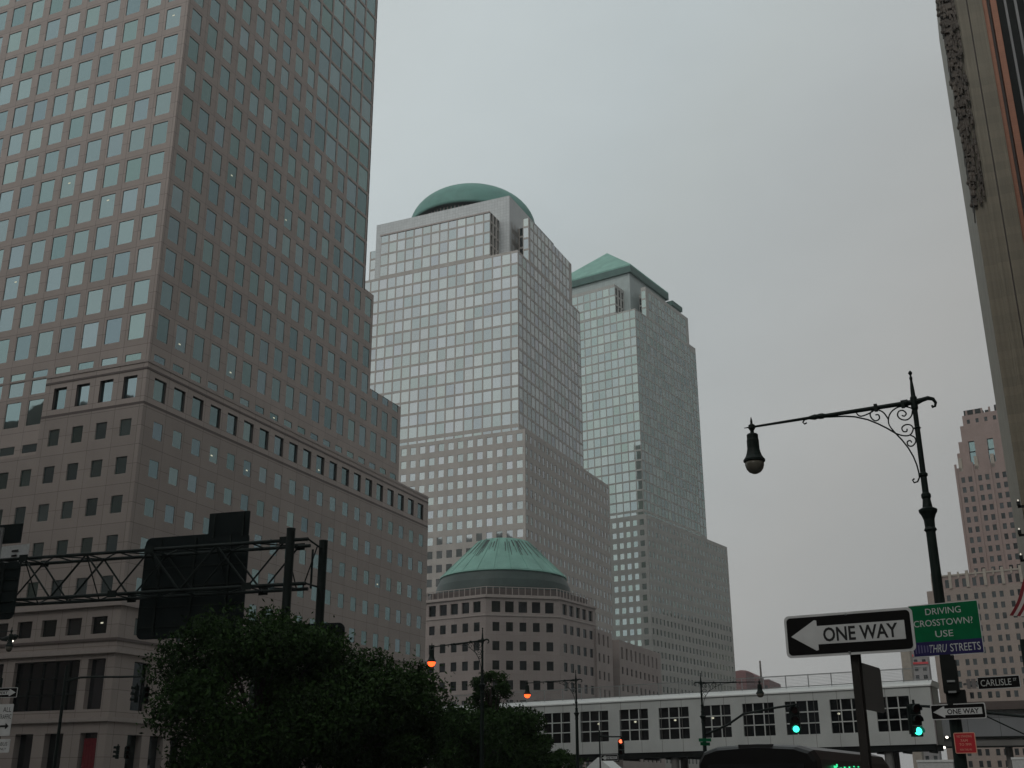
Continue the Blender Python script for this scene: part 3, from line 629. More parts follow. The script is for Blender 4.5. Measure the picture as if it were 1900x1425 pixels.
while z < 95:                             # carved corner: brackets, niches and finials
    g = (z - 56) / 39; pr = .12 + .50 * min(1, g * 1.5) * rs.uniform(.6, 1.1); h = rs.uniform(.7, 1.5)
    sbox(4.0 - pr * .7, 4.3 + g * .9, Y0 - .1 - .2 * g, Y0 + 4, z, z + h * .62, 'terra', mb)
    sbox(4.0 - pr * .35, 4.4 + g * 1.0, Y0 + .05, Y0 + 4, z + h * .62, z + h, 'terra', mb)
    for q in range(7):
        xx = 4.0 + rs.uniform(-pr * .9, 1.1); r = rs.uniform(.07, .17)
        mb._lathe([(.02, 0), (r, .12), (r * 1.1, .4), (r * .6, .7), (r * .8, .9), (.02, 1.2)], (xx, Y0 - .05 - .2 * g - rs.uniform(0, .15), z + rs.uniform(0, h)), 'terra', 8, 0)
    if rs.random() < .55:
        mb._lathe([(.02, -.2), (.18, 0), (.2, .18), (.08, .4), (.02, .8)], (4.0 - pr * .7 - .12, Y0 + rs.uniform(-.1, 2), z + h * .5), 'terra', 8, 0)
    z += h
mb.build('ornament', T)
LN = []
for i, (px, py) in enumerate(((1889, 930), (1891, 983), (1894, 1030))):
    p = at(px, py, Y0 - .5)
    mb = MB(); mb.box((p.x + .5, p.y + .25, p.z - .45), (1.2, .3, .18), 'black'); mb.box((p.x, p.y, p.z - .22), (.3, .3, .34), 'black'); mb.build
    o = root('wall_lamp', (p.x, p.y, p.z), ('uppermost', 'middle', 'lowest')[i] + ' of three small lit lamps beside the edge of the ornate limestone building', 'lamp', 'lamps beside the ornate building')
    mb.build('bracket', o); mb = MB(); mb._lathe([(.01, 0), (.06, .05), (.07, .1), (.01, .18)], p, 'lampdim', 10, 0); mb.build('bulb', o)

# ------------------------------------------------------------------ distant low buildings
def far_block(name, x0, x1, y, z, m, label, dpt=30, wins=True, roofer=None):
    T = root(name, (x0, y, 0), label, 'building'); W = MB(); pn = []; F = Frame((x1, y), 0)
    fl = [(2 + 4 * k, 4 + 4 * k) for k in range(int(z / 4))]
    block(W, pn, F, 0, x1 - x0, 0, dpt, 0.1, z, m, S_=(grid(2, 4, int((x1 - x0) / 4), 1.8), fl, .3, 'glassd') if wins else None)
    W.build('wall', T)
    if pn: emit_panes(pn, T, 40)
    return T
p0, p1 = at(1346, 1262, 720), at(1425, 1238, 720)
t_ = far_block('brick_block', p0.x, p1.x, 720, 1.6 + 62, 'redbrick', 'distant red brick block with a low vaulted roof, just right of the pyramid tower', 40)
mb = MB(); vx = (p0.x + p1.x) / 2 - 4; vr_ = (p1.x - p0.x) * .34
mb.prism([(vr_ * math.cos(R(a)), 6.5 * math.sin(R(a))) for a in range(0, 181, 15)], Vector((vx, 724, 63.6)), Vector((1, 0, 0)), UP, Vector((0, 1, 0)), 30, 'redbrick'); mb.build('roof', t_)
p2, p3 = at(1395, 1250, 760), at(1424, 1250, 760)
t_ = far_block('brick_block', p2.x - 8, p3.x, 690, at(1410, 1245, 690).z, 'redbrick', 'distant dull brick block carrying one thin chimney, half hidden behind the footbridge fence', 25, False)
mb = MB(); c_ = at(1411, 1240, 700); mb._lathe([(.7, 0), (.5, at(1411, 1226, 700).z - 60)], (c_.x, 700, 60), 'terra', 10, 0); mb.build('chimney', t_)
p2, p3 = at(1423, 1258, 900), at(1545, 1258, 900)
far_block('brick_block', p2.x, p3.x, 900, 70.5, 'redbrick', 'long low distant red roofed block showing just above the footbridge fence', 25, False)
p2, p3 = at(1690, 1230, 640), at(1722, 1230, 640)
t_ = far_block('apartment_block', p2.x, p3.x, 640, 84, 'greyfar', 'distant apartment block with red floor bands between the footbridge and the pink tower', 20)
mb = MB()
for k in range(6): mb.box(((p2.x + p3.x) / 2, 639.7, 62 + 4 * k), (p3.x - p2.x + .4, .6, 1.1), 'signr')
mb.build('floor_band', t_)
p2, p3 = at(1673, 1230, 560), at(1690, 1230, 560)
far_block('slab_block', p2.x, p3.x, 560, 1.6 + (1462 - 1208) / 2094.8 * 545, 'lime', 'thin pale distant slab left of the red banded block, above the footbridge end', 15, False)
# unseen blocks: some mirrored by the facades, others added and sized to cut skylight
for x0, x1, y0, dp, z, m, lb in ((-230, -100, -40, 58, 69, 'brickp', 'pink brick riverside block mirrored in the near podium windows'), (-345, -236, 10, 38, 124, 'greyfar', 'tall grey riverside block mirrored in the domed tower lower windows'),
                             (14, 60, -60, 76, 84, 'greyfar', 'grey street block behind the lamp on the east side'), (14, 60, 32, 72, 74, 'brickl', 'pale street block between the side road and the ornate building'),
                             (-172, -50, -150, 90, 165, 'greyfar', 'dull grey unseen block behind the camera west of the road, added for shade'), (-60, 30, -300, 60, 95, 'brickp', 'tall pink unseen block across the road far behind the camera, added to block sky'), (12, 60, -240, 150, 110, 'greyfar', 'tallest grey block behind the camera on the east side'), (24, 92, 588, 92, 96, 'trimd', 'dark block beyond the pink tower, mirrored low in the pyramid tower')):
    far_block('street_block', x0, x1, y0, z, m, lb, dp, False)

# ------------------------------------------------------------------ pedestrian bridge over the street
B0, B1 = Vector((-78.0, 125.7, 0)), Vector((-6.15, 117.0, 0)); bd = (B1 - B0).normalized(); bn = Vector((bd.y, -bd.x, 0)); BL = (B1 - B0).length; SLP = .0101
bs_ = bd + UP * SLP; bsn = bs_.normalized()          # the deck climbs gently to the east
bp = lambda u, d, z: B0 + bs_ * u - bn * d + UP * z          # d = depth into the bridge
T = root('footbridge', bp(0, 0, 0), 'long white enclosed footbridge with black square windows crossing the street', 'bridge')
W = MB(); pn = []; zb, zt = 4.55, 9.80
def bu(px, py): p = on_plane(px, py, B0, bn); u = (p - B0).dot(bd); return u, p.z - SLP * u
edges = [(1629, 1692), (1543, 1604), (1459, 1521), (1379.5, 1438), (1302, 1357), (1223, 1279), (1150, 1203), (1077, 1129), (1007, 1058)]
cols = [(bu(a, 1345)[0], bu(b, 1345)[0]) for a, b in edges]
wl = cols[-1][0]; cols += [(wl - 4.75 * k, wl - 4.75 * k + 3.4) for k in range(1, 6)]
wz0, wz1 = bu(1030, 1379)[1], bu(1030, 1323)[1]
fac(W, pn, B0 + UP * 0, bs_, bn, 0, BL, zb, zt, cols, [(wz0, wz1)], .22, 'white', 'glassb')
E_ = bp(BL, 0, 0); W.face((bp(BL, 0, zb), bp(BL, 4.2, zb), bp(BL, 4.2, zt), bp(BL, 0, zt)), 'white')
W.face((bp(0, 4.2, zb), bp(BL, 4.2, zb), bp(BL, 4.2, zt), bp(0, 4.2, zt)), 'white'); W.face((bp(0, 0, zb), bp(0, 4.2, zb), bp(0, 4.2, zt), bp(0, 0, zt)), 'white')
ww = W.build('wall', T)
for i, (pts, N, gm) in enumerate(pn):
    mb = MB(); mb.face(pts, gm, rn=float(rng.random())); wo = mb.build('window', T)
    if i < 10 or 1:
        a, b, c, d = pts; mb = MB()
        for f in (1 / 3, 2 / 3):
            mb.bar(a.lerp(b, f) + N * .1, d.lerp(c, f) + N * .1, .11, .11, 'white'); mb.bar(a.lerp(d, f) + N * .104, b.lerp(c, f) + N * .104, .10, .11, 'white')
        mb.build('muntin', wo)
mb = MB()
def slab(u0, u1, d0, d1, z0, z1, m, b): b.box(bp((u0 + u1) / 2, (d0 + d1) / 2, (z0 + z1) / 2), (u1 - u0, abs(d1 - d0), z1 - z0), m, ax=(bsn, -bn, UP))
mb.prism([(-.12, 0), (4.3, 0), (4.3, .58), (.8, .58), (-.12, .12)], bp(0, 0, zt), -bn, UP, bs_, BL + .15, 'whiteb'); mb.build('roof', T)
mb = MB(); slab(0, BL - .1, .15, 4.0, zb - .55, zb, 'black', mb)
for u in np.arange(2, BL, 2.4): slab(u, u + .12, .1, 4.1, zb - .75, zb - .55, 'black', mb)
mb.build('girder', T)
mb = MB()
for u in np.arange(.9, BL - .3, 2.32): slab(u - .02, u + .02, -.012, .0, zb, zt, 'concrete', mb)
mb.build('panel_joint', T)
mb = MB(); slab(BL - .0, BL + .1, .0, .5, zb - .1, zt, 'greyfar', mb); mb.build('corner_post', T)
mb = MB()
for u in (4, 24, 46, BL - 4.6): 
    for d in (.8, 3.4): mb = MB(); mb._lathe([(.42, 0), (.42, zb - .55)], bp(u, d, 0.1), 'concrete', 14, 0); mb.build('column', T)
for pu, pv in ((1110, 1345), (1178, 1341), (1252, 1338), (1322, 1334), (1556, 1326)):
    u, z = bu(pu, pv); mb = MB(); mb._lathe([(.02, 0), (.14, .06), (.14, .14), (.02, .2)], bp(u, .13, z), 'spot', 8, 0)
    mb.build('ceiling_lamp', T)
# roof fence: posts, rails and thin wires
T = root('mesh_fence', bp(0, .3, zt + .5), 'thin pale metal fence standing along the white footbridge roof', 'fence')
mb = MB()
for u in np.arange(1, BL, 2.3): mb = MB(); mb.bar(bp(u, .35, zt + .5), bp(u, .35, zt + 1.75), .09, .09, 'silver'); mb.build('post', T)
mb = MB()
for z in (.62, 1.72): mb.bar(bp(.5, .35, zt + z), bp(BL - .2, .35, zt + z), .08, .08, 'silver')
for k in range(7): mb.bar(bp(.5, .35, zt + .78 + .14 * k), bp(BL - .2, .35, zt + .78 + .14 * k), .022, .022, 'silver')
mb.build('rail', T)
# covered walkway running on to the right
T = root('covered_walkway', (4, 127, 0), 'dull grey raised walkway with a dark roof edge, right of the white footbridge', 'walkway')
mb = MB(); q0, q1 = at(1742, 1390, 127), at(1960, 1390, 127)
mb.box(((q0.x + q1.x) / 2, 128.5, 7.45), (q1.x - q0.x, 3, 2.6), 'greyp'); mb.build('wall', T)
mb = MB(); mb.box(((q0.x + q1.x) / 2, 128.3, 9.15), (q1.x - q0.x, 3.8, .8), 'trimd'); mb.build('roof', T)
mb = MB(); mb.box(((q0.x + q1.x) / 2, 128.5, 5.7), (q1.x - q0.x, 2.6, .9), 'concrete')
for z in (6.15, 5.25): mb.box(((q0.x + q1.x) / 2, 127.1, z), (q1.x - q0.x, .25, .16), 'black')
for x in (0, 8): mb._lathe([(.35, 0), (.35, 5.3)], (x, 128.5, 0.1), 'concrete', 12, 0)
mb.build('deck', T)
for i, (px, py) in enumerate(((1757, 1368), (1752, 1387))):
    p = at(px, py, 126.2); o = root('floodlight', p, ('small white lit floodlight on the walkway deck edge', 'small white lit floodlight under the walkway deck')[i], 'lamp', 'floodlights by the walkway')
    mb = MB(); mb.box(p + Vector((0, .2, 0)), (.3, .3, .26), 'black'); mb.build('housing', o); mb = MB(); mb._lathe([(.02, -.12), (.13, -.06), (.13, .06), (.02, .12)], p + Vector((0, -.02, 0)), 'bulbw', 8, 0); mb.build('lens', o)

# ------------------------------------------------------------------ street lamps with scrolled brackets (arm points to local -X)
def zl(x, y):                             # foreground lamp sketch units -> local metres (out along the arm, down from the arm)
    ax_ = 1525 + (y - 280) * .158; line = 295 + (1500 - x) * .173
    return (ax_ - x) / 541, (y - line) / 541
ARMZ = 6.98
def street_lamp(label, group, lit):
    o = root('street_lamp', (0, 0, 0), label, 'street lamp', group)
    mb = MB()
    mb._lathe([(.22, 0), (.22, .5), (.16, .62), (.12, 1.1), (.088, 1.2), (.078, 2.6), (.066, 4.9), (.066, 5.02), (.09, 5.05), (.07, 5.09), (.075, 5.2), (.10, 5.27), (.125, 5.31), (.13, 5.345), (.07, 5.38), (.055, 5.5), (.068, 5.53), (.068, 5.57), (.046, 5.6),
               (.044, 5.83), (.062, 5.85), (.062, 5.88), (.04, 5.9), (.038, 6.56), (.055, 6.575), (.036, 6.6), (.036, 6.85), (.05, 6.88), (.05, 7.05), (.034, 7.08), (.028, 7.2), (.018, 7.32), (.024, 7.36), (.012, 7.4), (.032, 7.44), (.022, 7.46), (.005, 7.48)], (0, 0, 0), 'dkgreen', 18, 0)
    mb.build('pole', o, smooth=False)
    mb = MB(); ends = []
    P = lambda u, d: Vector((-u, 0, ARMZ - d))
    mb.tube([P(.02, 0), P(.08, 0), P(.09, 0), P(.14, 0), P(.15, 0), P(1.25, .03), P(1.30, .03), P(1.34, .03), P(1.38, .03), P(1.42, .03), P(1.46, .032), P(1.55, .033), P(2.40, .06)],
            [.04, .04, .055, .055, .034, .03, .03, .044, .044, .036, .044, .024, .018], 'dkgreen', 10)
    for u in (.55, .16): mb.box(P(u, .01), (.05, .09, .10), 'dkgreen')
    hook = [P(-.04, 0), P(-.12, -.02), P(-.2, -.035), P(-.27, -.01), P(-.30, .05), P(-.285, .105), P(-.25, .11), P(-.245, .085)]
    mb.tube(hook, [.05, .036, .034, .028, .022, .018, .022, .016], 'dkgreen', 8)
    mb.tube([P(2.38, .06), P(2.56, .062)], [.02, .006], 'dkgreen', 6)
    mb.build('arm', o)
    mb = MB()
    main = [(700, 490), (682, 502), (667, 488), (680, 465), (740, 447), (850, 437), (1000, 425), (1080, 427), (1180, 447), (1260, 478), (1330, 512), (1400, 553), (1450, 605), (1500, 668), (1540, 735), (1568, 800), (1585, 860), (1592, 900), (1580, 935), (1555, 945), (1542, 925), (1556, 912)]
    mb.tube([P(*zl(*p)) for p in main], .0125, 'dkgreen', 6)
    for c in (((1520, 345), (1470, 330), (1410, 335), (1360, 375), (1340, 430), (1350, 490), (1400, 553)), ((1518, 360), (1512, 405), (1480, 438), (1435, 435), (1408, 405), (1416, 370), (1447, 362), (1472, 385), (1460, 408), (1440, 403)),
              ((1340, 440), (1300, 385), (1250, 362), (1210, 375), (1197, 405), (1215, 440), (1245, 455), (1270, 435), (1262, 405), (1238, 405)), ((1240, 352), (1200, 388), (1130, 420), (1095, 402), (1092, 372), (1114, 362)),
              ((1400, 553), (1460, 570), (1510, 560), (1530, 510), (1508, 480), (1470, 480), (1445, 505), (1457, 535), (1482, 533), (1484, 512)), ((1510, 563), (1543, 580), (1553, 615), (1530, 650), (1500, 648), (1490, 620), (1510, 607), (1524, 622))):
        q = [P(*zl(*p)) for p in c]; s = []
        for i in range(len(q) - 1):
            a, b, cc, d = q[max(i - 1, 0)], q[i], q[i + 1], q[min(i + 2, len(q) - 1)]
            for k in range(4):
                t = k / 4; s.append(.5 * ((2 * b) + (cc - a) * t + (2 * a - 5 * b + 4 * cc - d) * t * t + (3 * b - a - 3 * cc + d) * t ** 3))
        s.append(q[-1]); mb.tube(s, .011, 'dkgreen', 6)
    mb.build('scroll_bracket', o)
    hx = (-2.44, 0, ARMZ - .06)
    mb = MB(); mb._lathe([(.006, .16), (.018, .1), (.02, .05), (.05, .03), (.055, -.02), (.03, -.06), (.03, -.10), (.075, -.115), (.088, -.13), (.088, -.2), (.094, -.22), (.096, -.36), (.108, -.42), (.128, -.48), (.155, -.52), (.168, -.535), (.168, -.56), (.15, -.575), (.01, -.576)], hx, 'dkgreen', 20, 0)
    mb.build('lamp_hood', o)
    mb = MB(); mb._lathe([(.148, -.578), (.146, -.62), (.128, -.68), (.09, -.73), (.04, -.755), (.004, -.762)], hx, 'bulb' if lit else 'bowl', 20, 0); mb.build('globe', o, smooth=True)
    return o
LG = 'street lamps with scrolled brackets'
main_lamp = street_lamp('large dark green street lamp with scrolled bracket and unlit bowl, carrying the green sign', LG, False)
lit_lamp = street_lamp('', LG, True)
# heights of these lamps and places come from the photograph: pole foot (x, y), turn of the arm
def foot(px, py, y): q = at(px, py, y); return (q.x, y, 0.0)
c = copy_tree(main_lamp, foot(1304, 1330, 48), R(180), 'black street lamp with unlit bowl, its arm pointing right, in front of the footbridge windows'); c.scale.z = .815
c = copy_tree(lit_lamp, foot(1070, 1330, 51), 0, 'street lamp with lit orange globe before the left end of the footbridge'); c.scale.z = .90
c = copy_tree(main_lamp, foot(-52, 1190, 38), R(176), 'street lamp with unlit bowl at the left edge, under the gantry before the near tower'); c.scale.z = 1.17
lit_lamp.location = foot(895, 1230, 38.5); lit_lamp.rotation_euler.z = R(-14); lit_lamp['label'] = 'street lamp with lit orange globe reaching over the big tree'; lit_lamp.scale.z = .955
main_lamp.location = (-0.62, 17.0, 0); main_lamp.rotation_euler.z = R(-2)
# cobra lamp at the far left
pL = at(18, 1189, 40.0); o = root('road_lamp', (pL.x - 3, pL.y, 0), 'lit white road lamp head on a thin arm at the left edge', 'road lamp')
mb = MB(); mb.tube([(pL.x - 3, 40, 0), (pL.x - 3, 40, pL.z - .3), (pL.x - 2.2, 40, pL.z + .15), (pL.x - .4, 40, pL.z + .12)], [.1, .07, .05, .04], 'gantry', 8); mb.build('pole', o)
mb = MB(); mb.tube([(pL.x - .5, 40, pL.z + .08), (pL.x - .2, 40, pL.z + .1), (pL.x + .3, 40, pL.z + .16), (pL.x + .45, 40, pL.z + .2)], [.06, .13, .14, .05], 'gantry', 10); mb.build('lamp_hood', o)
mb = MB(); mb._lathe([(.01, -.1), (.11, -.05), (.13, .02), (.01, .03)], (pL.x + .06, 40, pL.z), 'bulbw', 10, 0); mb.build('lens', o)

# ------------------------------------------------------------------ road signs
def axes(px, py, y, az):
    a = R(az); ax = Vector((math.sin(a), math.cos(a), 0)); an = Vector((ax.y, -ax.x, 0))
    return at(px, py, y), ax, an
def one_way(px, py, y, az, w, h, label, group, flip=1, words='ONE WAY', tilt=0.0):
    O, ax, an = axes(px, py, y, az); ay = (UP + ax * tilt).normalized(); ax = (ax - UP * tilt).normalized()
    o = root('one_way_sign', O, label, 'road sign', group)
    mb = MB(); r = h * .12
    mb.prism(rrect(w, h, r), O, ax, ay, an, .004, 'signw'); mb.prism([(x, -yy) for x, yy in rrect(w, h, r)], O, ax, ay, -an, .003, 'silver'); mb.build('border', o)
    mb = MB(); mb.prism(rrect(w * .962, h * .885, r * .8), O, ax, ay, an, .006, 'signk'); mb.build('panel', o)
    f = flip; pts = [(-.45 * w * f, 0), (-.255 * w * f, .36 * h), (-.238 * w * f, .345 * h), (-.238 * w * f, .215 * h), (.435 * w * f, .215 * h), (.435 * w * f, -.215 * h), (-.238 * w * f, -.215 * h), (-.238 * w * f, -.345 * h), (-.255 * w * f, -.36 * h)]
    mb = MB(); mb.prism(pts if f < 0 else pts[::-1], O, ax, ay, an, .008, 'signw'); mb.build('arrow', o)
    mb = MB(); text_mb(mb, words, O + ax * (.095 * w * f), ax, ay, an, h * .335, w * .575, 'letk', .0092, bold=.022); mb.build('lettering', o)
    mb = MB()
    for zz in (.44, -.44): mb._lathe([(.008, -.004), (.008, .004)], O + UP * (zz * h) + an * .008, 'silver', 8, 0)
    mb.build('bolt', o)
    return o
def bands(px, py, y, az, w, rows, label, name, border=None, cat='road sign', thick=.004, bm='signw'):
    """rows: (height, face material, text, text height, text width, text material, shear)"""
    O, ax, an = axes(px, py, y, az); H = sum(r[0] for r in rows); o = root(name, O, label, cat)
    mb = MB()
    mb.prism(rrect(w + .02, H + .02, .02, 3), O, ax, UP, an, thick, bm); mb.prism([(x, -yy) for x, yy in rrect(w + .02, H + .02, .02, 3)], O, ax, UP, -an, .003, 'silver'); mb.build('border', o)
    mb = MB(); lt = MB(); z = H / 2
    for rw_ in rows:
        c = O + UP * (z - rw_[0] / 2); mb.prism([(-w / 2, -rw_[0] / 2), (w / 2, -rw_[0] / 2), (w / 2, rw_[0] / 2), (-w / 2, rw_[0] / 2)], c, ax, UP, an, thick + .002, rw_[1])
        for tx in rw_[2]: text_mb(lt, tx[0], c + UP * tx[1] + ax * tx[2], ax, UP, an, tx[3], tx[4], rw_[3], thick + .0045, tx[5] if len(tx) > 5 else 0)
        z -= rw_[0]
    mb.build('panel', o)
    if lt.f: lt.build('lettering', o)
    return o
OWG = 'black and white one way signs'
one_way(1573.5, 1175, 7.6, 98, .82, .27, 'large black one way sign with white left arrow on top of the plain post', OWG)
one_way(1777.5, 1320, 16.82, 106, .73, .20, 'small black one way sign with left arrow on the lamp post below the street name', OWG)
one_way(4, 1285.5, 15.0, 84, .62, .165, 'black one way sign with white right arrow, cut off by the left edge', OWG, flip=-1)
# sign post with the side plate seen almost edge-on
o = root('sign_post', at(1604, 1425, 7.66), 'dark steel post under the large one way sign, with a plate turned edge-on', 'sign post')
pa, pb = at(1590, 1216, 7.66), at(1604, 1425, 7.66); cx = (pa.x + pb.x) / 2
mb = MB(); mb.box((cx, 7.66, 1.3), (.044, .04, 2.44), 'bronze'); mb.box((cx, 7.69, 1.3), (.066, .008, 2.44), 'bronze'); mb.build('post', o)
mb = MB(); O = Vector((cx + .03, 7.72, 2.2)); ay_ = Vector((.16, .987, 0)).normalized(); an_ = Vector((ay_.y, -ay_.x, 0))
mb.prism(rrect(.46, .29, .03), O + ay_ * .2, ay_, UP, -an_, .004, 'silver'); mb.prism([(x, -z) for x, z in rrect(.46, .29, .03)], O + ay_ * .2, ay_, UP, an_, .004, 'concrete'); mb.build('plate', o)
# green crosstown sign, street name and red sign on the lamp post
g = bands(1754, 1167, 16.84, 104, .93, ((.50, 'signg', (('DRIVING', .155, .0, .088, .48), ('CROSSTOWN?', .0, -.02, .088, .80), ('USE', -.155, -.02, .088, .24)), 'letw'),
                                         (.19, 'signv', (('THRU', -.005, -.125, .105, .24, .28), ('STREETS', -.005, .235, .105, .40)), 'letw')), 'green sign reading driving crosstown above a violet band, on the lamp post', 'crosstown_sign')
mb = MB(); O, ax, an = axes(1754, 1167, 16.84, 104)
for k in range(6): mb.box(O + ax * (-.43 + .04 * k) + UP * -.25 + an * .0075, (.018, .002, .12 - .008 * k), 'signv2', ax=(ax, an, UP))
mb.build('fade_mark', g)
s = bands(1853, 1266, 16.95, 107, .54, ((.145, 'signk', (('CARLISLE', 0, -.035, .085, .40), ('ST', .025, .215, .035, .045)), 'letw'),), 'black street name sign reading Carlisle Street on the lamp post', 'street_name_sign')
mb = MB(); O, ax, an = axes(1853, 1266, 16.95, 107)
for k in (-.40, -.33): mb.box(O + ax * k, (.05, .012, .13), 'greyfar', ax=(ax, an, UP))
mb.box(O + ax * -.37, (.2, .008, .03), 'silver', ax=(ax, an, UP)); mb.build('bracket', s)
bands(1791, 1378.5, 16.83, 101, .255, ((.245, 'signr', (('NO STANDING', .085, .0, .030, .19), ('7AM', .03, -.01, .032, .09), ('TO 7PM', -.02, .0, .030, .15), ('MON THRU FRI', -.085, .0, .024, .15)), 'letr'),), 'red no standing sign low on the lamp post', 'parking_sign', bm='letr')
# clamps and junction boxes on the lamp post
o = root('junction_box', (-.62, 16.9, 3.1), 'black strapped control box round the lamp post below the green sign', 'control box')
mb = MB(); mb.box((-.61, 16.93, 3.0), (.2, .3, .42), 'black'); mb.box((-.56, 16.95, 2.72), (.24, .24, .2), 'black'); mb.box((-.62, 16.95, 3.24), (.18, .24, .1), 'black'); mb.build('case', o)
mb = MB()
for z in (2.93, 2.79): mb.box((-.60, 16.77, z), (.1, .02, .025), 'silver')
mb.build('strap', o)
# signs at the left edge
bands(6, 1336, 15.05, 86, .34, ((.50, 'signw', (('ALL', .17, .06, .08, .17), ('TRAFFIC', .055, .03, .075, .27)), 'letk'),), 'white all traffic sign with black arrow under the left one way sign', 'traffic_sign')
O, ax, an = axes(6, 1336, 15.05, 86); mb = MB()
mb.prism([(-.1, .015), (-.1, -.015), (.06, -.015), (.06, -.05), (.125, 0), (.06, .05), (.06, .015)][::-1], O - UP * .1 + ax * .01, ax, UP, an, .012, 'letk'); mb.build('arrow', [x for x in S.objects if x.name.startswith('traffic_sign')][0])
bands(2, 1384, 15.05, 86, .34, ((.2, 'signw', (('BUS', .03, .06, .06, .14), ('ONLY', -.05, .03, .04, .18)), 'letk'),), 'small white plate with dark marks, lowest sign at the left edge', 'traffic_sign')
p = at(-8, 1330, 15.12); o = root('sign_post', (p.x, p.y, 0), 'thin post carrying the signs at the left edge', 'sign post')
mb = MB(); mb.tube([(p.x, 15.12, 0), (p.x, 15.12, 3.4)], .03, 'gantry', 8); mb.build('post', o)

# ------------------------------------------------------------------ overhead sign gantry
gd = Vector((-1, -.105, 0)).normalized(); gy = Vector((-gd.y, gd.x, 0)); gy = gy if gy.y > 0 else -gy
G0 = Vector((-30.25, 45, 0)); zt_, zb_, gw = 12.72, 10.62, 1.45
gp = lambda u, d, z: G0 + gd * u + gy * d + UP * z
T = root('sign_gantry', G0, 'dark steel lattice gantry spanning in front of the near tower', 'gantry')
mb = MB()
for d in (0, gw):
    for z in (zt_, zb_): mb.tube([gp(-.9 if d == 0 else -.3, d, z), gp(30, d, z)], .085, 'gantry', 10)
mb.build('chord', T)
mb = MB(); pit = 3.7
for d in (0, gw):
    for i in range(8):
        u = .3 + pit * i; mb.tube([gp(u, d, zt_), gp(u + pit / 2, d, zb_)], .055 if i % 2 else .045, 'gantry', 7); mb.tube([gp(u + pit / 2, d, zb_), gp(u + pit, d, zt_)], .05, 'gantry', 7)
for z in (zt_, zb_):
    for i in range(15):
        u = .3 + pit / 2 * i; mb.tube([gp(u, 0 if i % 2 else gw, z), gp(u + pit / 2, gw if i % 2 else 0, z)], .04, 'gantry', 6); mb.tube([gp(u, 0, z), gp(u, gw, z)], .04, 'gantry', 6)
for i in range(8): mb.tube([gp(.3 + pit * i, 0, zt_), gp(.3 + pit * i, gw, zb_)], .035, 'gantry', 6)
mb.tube([gp(-.9, 0, zt_), gp(-1.0, gw, zt_ - .25)], .045, 'gantry', 6); mb.tube([gp(-.9, 0, zb_), gp(-1.0, gw, zb_)], .045, 'gantry', 6); mb.tube([gp(-.45, gw, zt_ - .2), gp(-.45, gw, zb_)], .06, 'gantry', 6); mb.tube([gp(0, gw, zb_), gp(-.7, gw, zt_)], .035, 'gantry', 6)
mb.build('web', T)
mb = MB()
for i in range(4):
    for d in (-.1, gw + .1):
        mb = MB(); mb.box(gp(.3 + pit * 2 * i, d, zt_), (.5, .04, .34), 'gantry', ax=(gd, gy, UP)); mb.build('gusset', T)
        mb = MB(); mb.box(gp(.3 + pit * (2 * i + .5), d, zb_), (.5, .04, .34), 'gantry', ax=(gd, gy, UP)); mb.build('gusset', T)
for u, d, z in ((0.0, -.05, 13.25), (-1.0, gw, 12.9)):
    mb = MB(); mb.tube([gp(u, d, 0), gp(u, d, z)], .21, 'gantry', 14); mb.tube([gp(u, d, z), gp(u, d, z + .03)], [.225, .21], 'gantry', 14); mb.build('post', T)
for lb, nm, u0, u1, z0, z1, d in (('big dark back of a highway sign with rounded corners hung on the gantry', 'highway_sign', 3.3, 9.25, 8.6, 13.75, gw + .35), ('dark back of a smaller highway sign half behind the tree below the gantry posts', 'highway_sign', -1.2, 2.2, 7.9, 9.3, gw + 2.4),
                               ('dark sign box at the left end of the gantry, cut off by the frame', 'highway_sign', 15.0, 20.5, 9.6, 12.5, -.35)):
    T2_ = root(nm, gp((u0 + u1) / 2, d, z0), lb, 'road sign', 'highway sign backs on the gantry'); mb = MB()
    mb.prism(rrect(u1 - u0, z1 - z0, .35), gp((u0 + u1) / 2, d, (z0 + z1) / 2), gd, UP, gy, .07, 'signback'); mb.build('panel', T2_)
    mb = MB()
    for k in range(5 if u1 - u0 > 6 else 3):
        u = u0 + (u1 - u0) * (k + .5) / (5 if u1 - u0 > 6 else 3); mb.box(gp(u, d - .07, (z0 + z1) / 2), (.1, .1, (z1 - z0) * .94), 'gantry', ax=(gd, gy, UP))
    for k in range(5): mb.box(gp((u0 + u1) / 2, d - .03, z0 + (z1 - z0) * (k + .6) / 5.2), ((u1 - u0) * .97, .05, .07), 'gantry', ax=(gd, gy, UP))
    mb.build('rib', T2_)
    if d > gw and u1 > 5:
        mb = MB(); mb.prism(rrect(2.3, 1.2, .05), gp(4.5, d, 14.2), gd, UP, gy, .06, 'signback'); mb.build('exit_tab', T2_)
        for x in (3.65, 5.3): mb = MB(); mb.box(gp(x, d - .05, 14.15), (.09, .08, 1.2), 'gantry', ax=(gd, gy, UP)); mb.build('rib', T2_)
    if u0 > 10:
        mb = MB(); mb.box(gp(16.15, d - .5, 11.9), (.16, .1, 4.6), 'silver', ax=(gd, gy, UP)); mb.box(gp(15.98, d - .5, 11.9), (.12, .1, 4.6), 'silver', ax=(gd, gy, UP)); mb.build('hanger', T2_)
        mb = MB(); mb.box(gp(16.95, d + .1, 14.0), (3.3, .1, 1.0), 'signback', ax=(gd, gy, UP)); mb.build('exit_tab', T2_)
o = root('white_sign', gp(17.8, .9, 13.4), 'white sign plate with short black strokes behind the left end of the gantry', 'road sign')
mb = MB(); q0, q1 = at(-30, 1052, 46.5), at(55, 1009, 46.5); mb.box(((q0.x + q1.x) / 2, 46.5, (q0.z + q1.z) / 2), (q1.x - q0.x, .05, q1.z - q0.z), 'signw'); mb.build('panel', o)
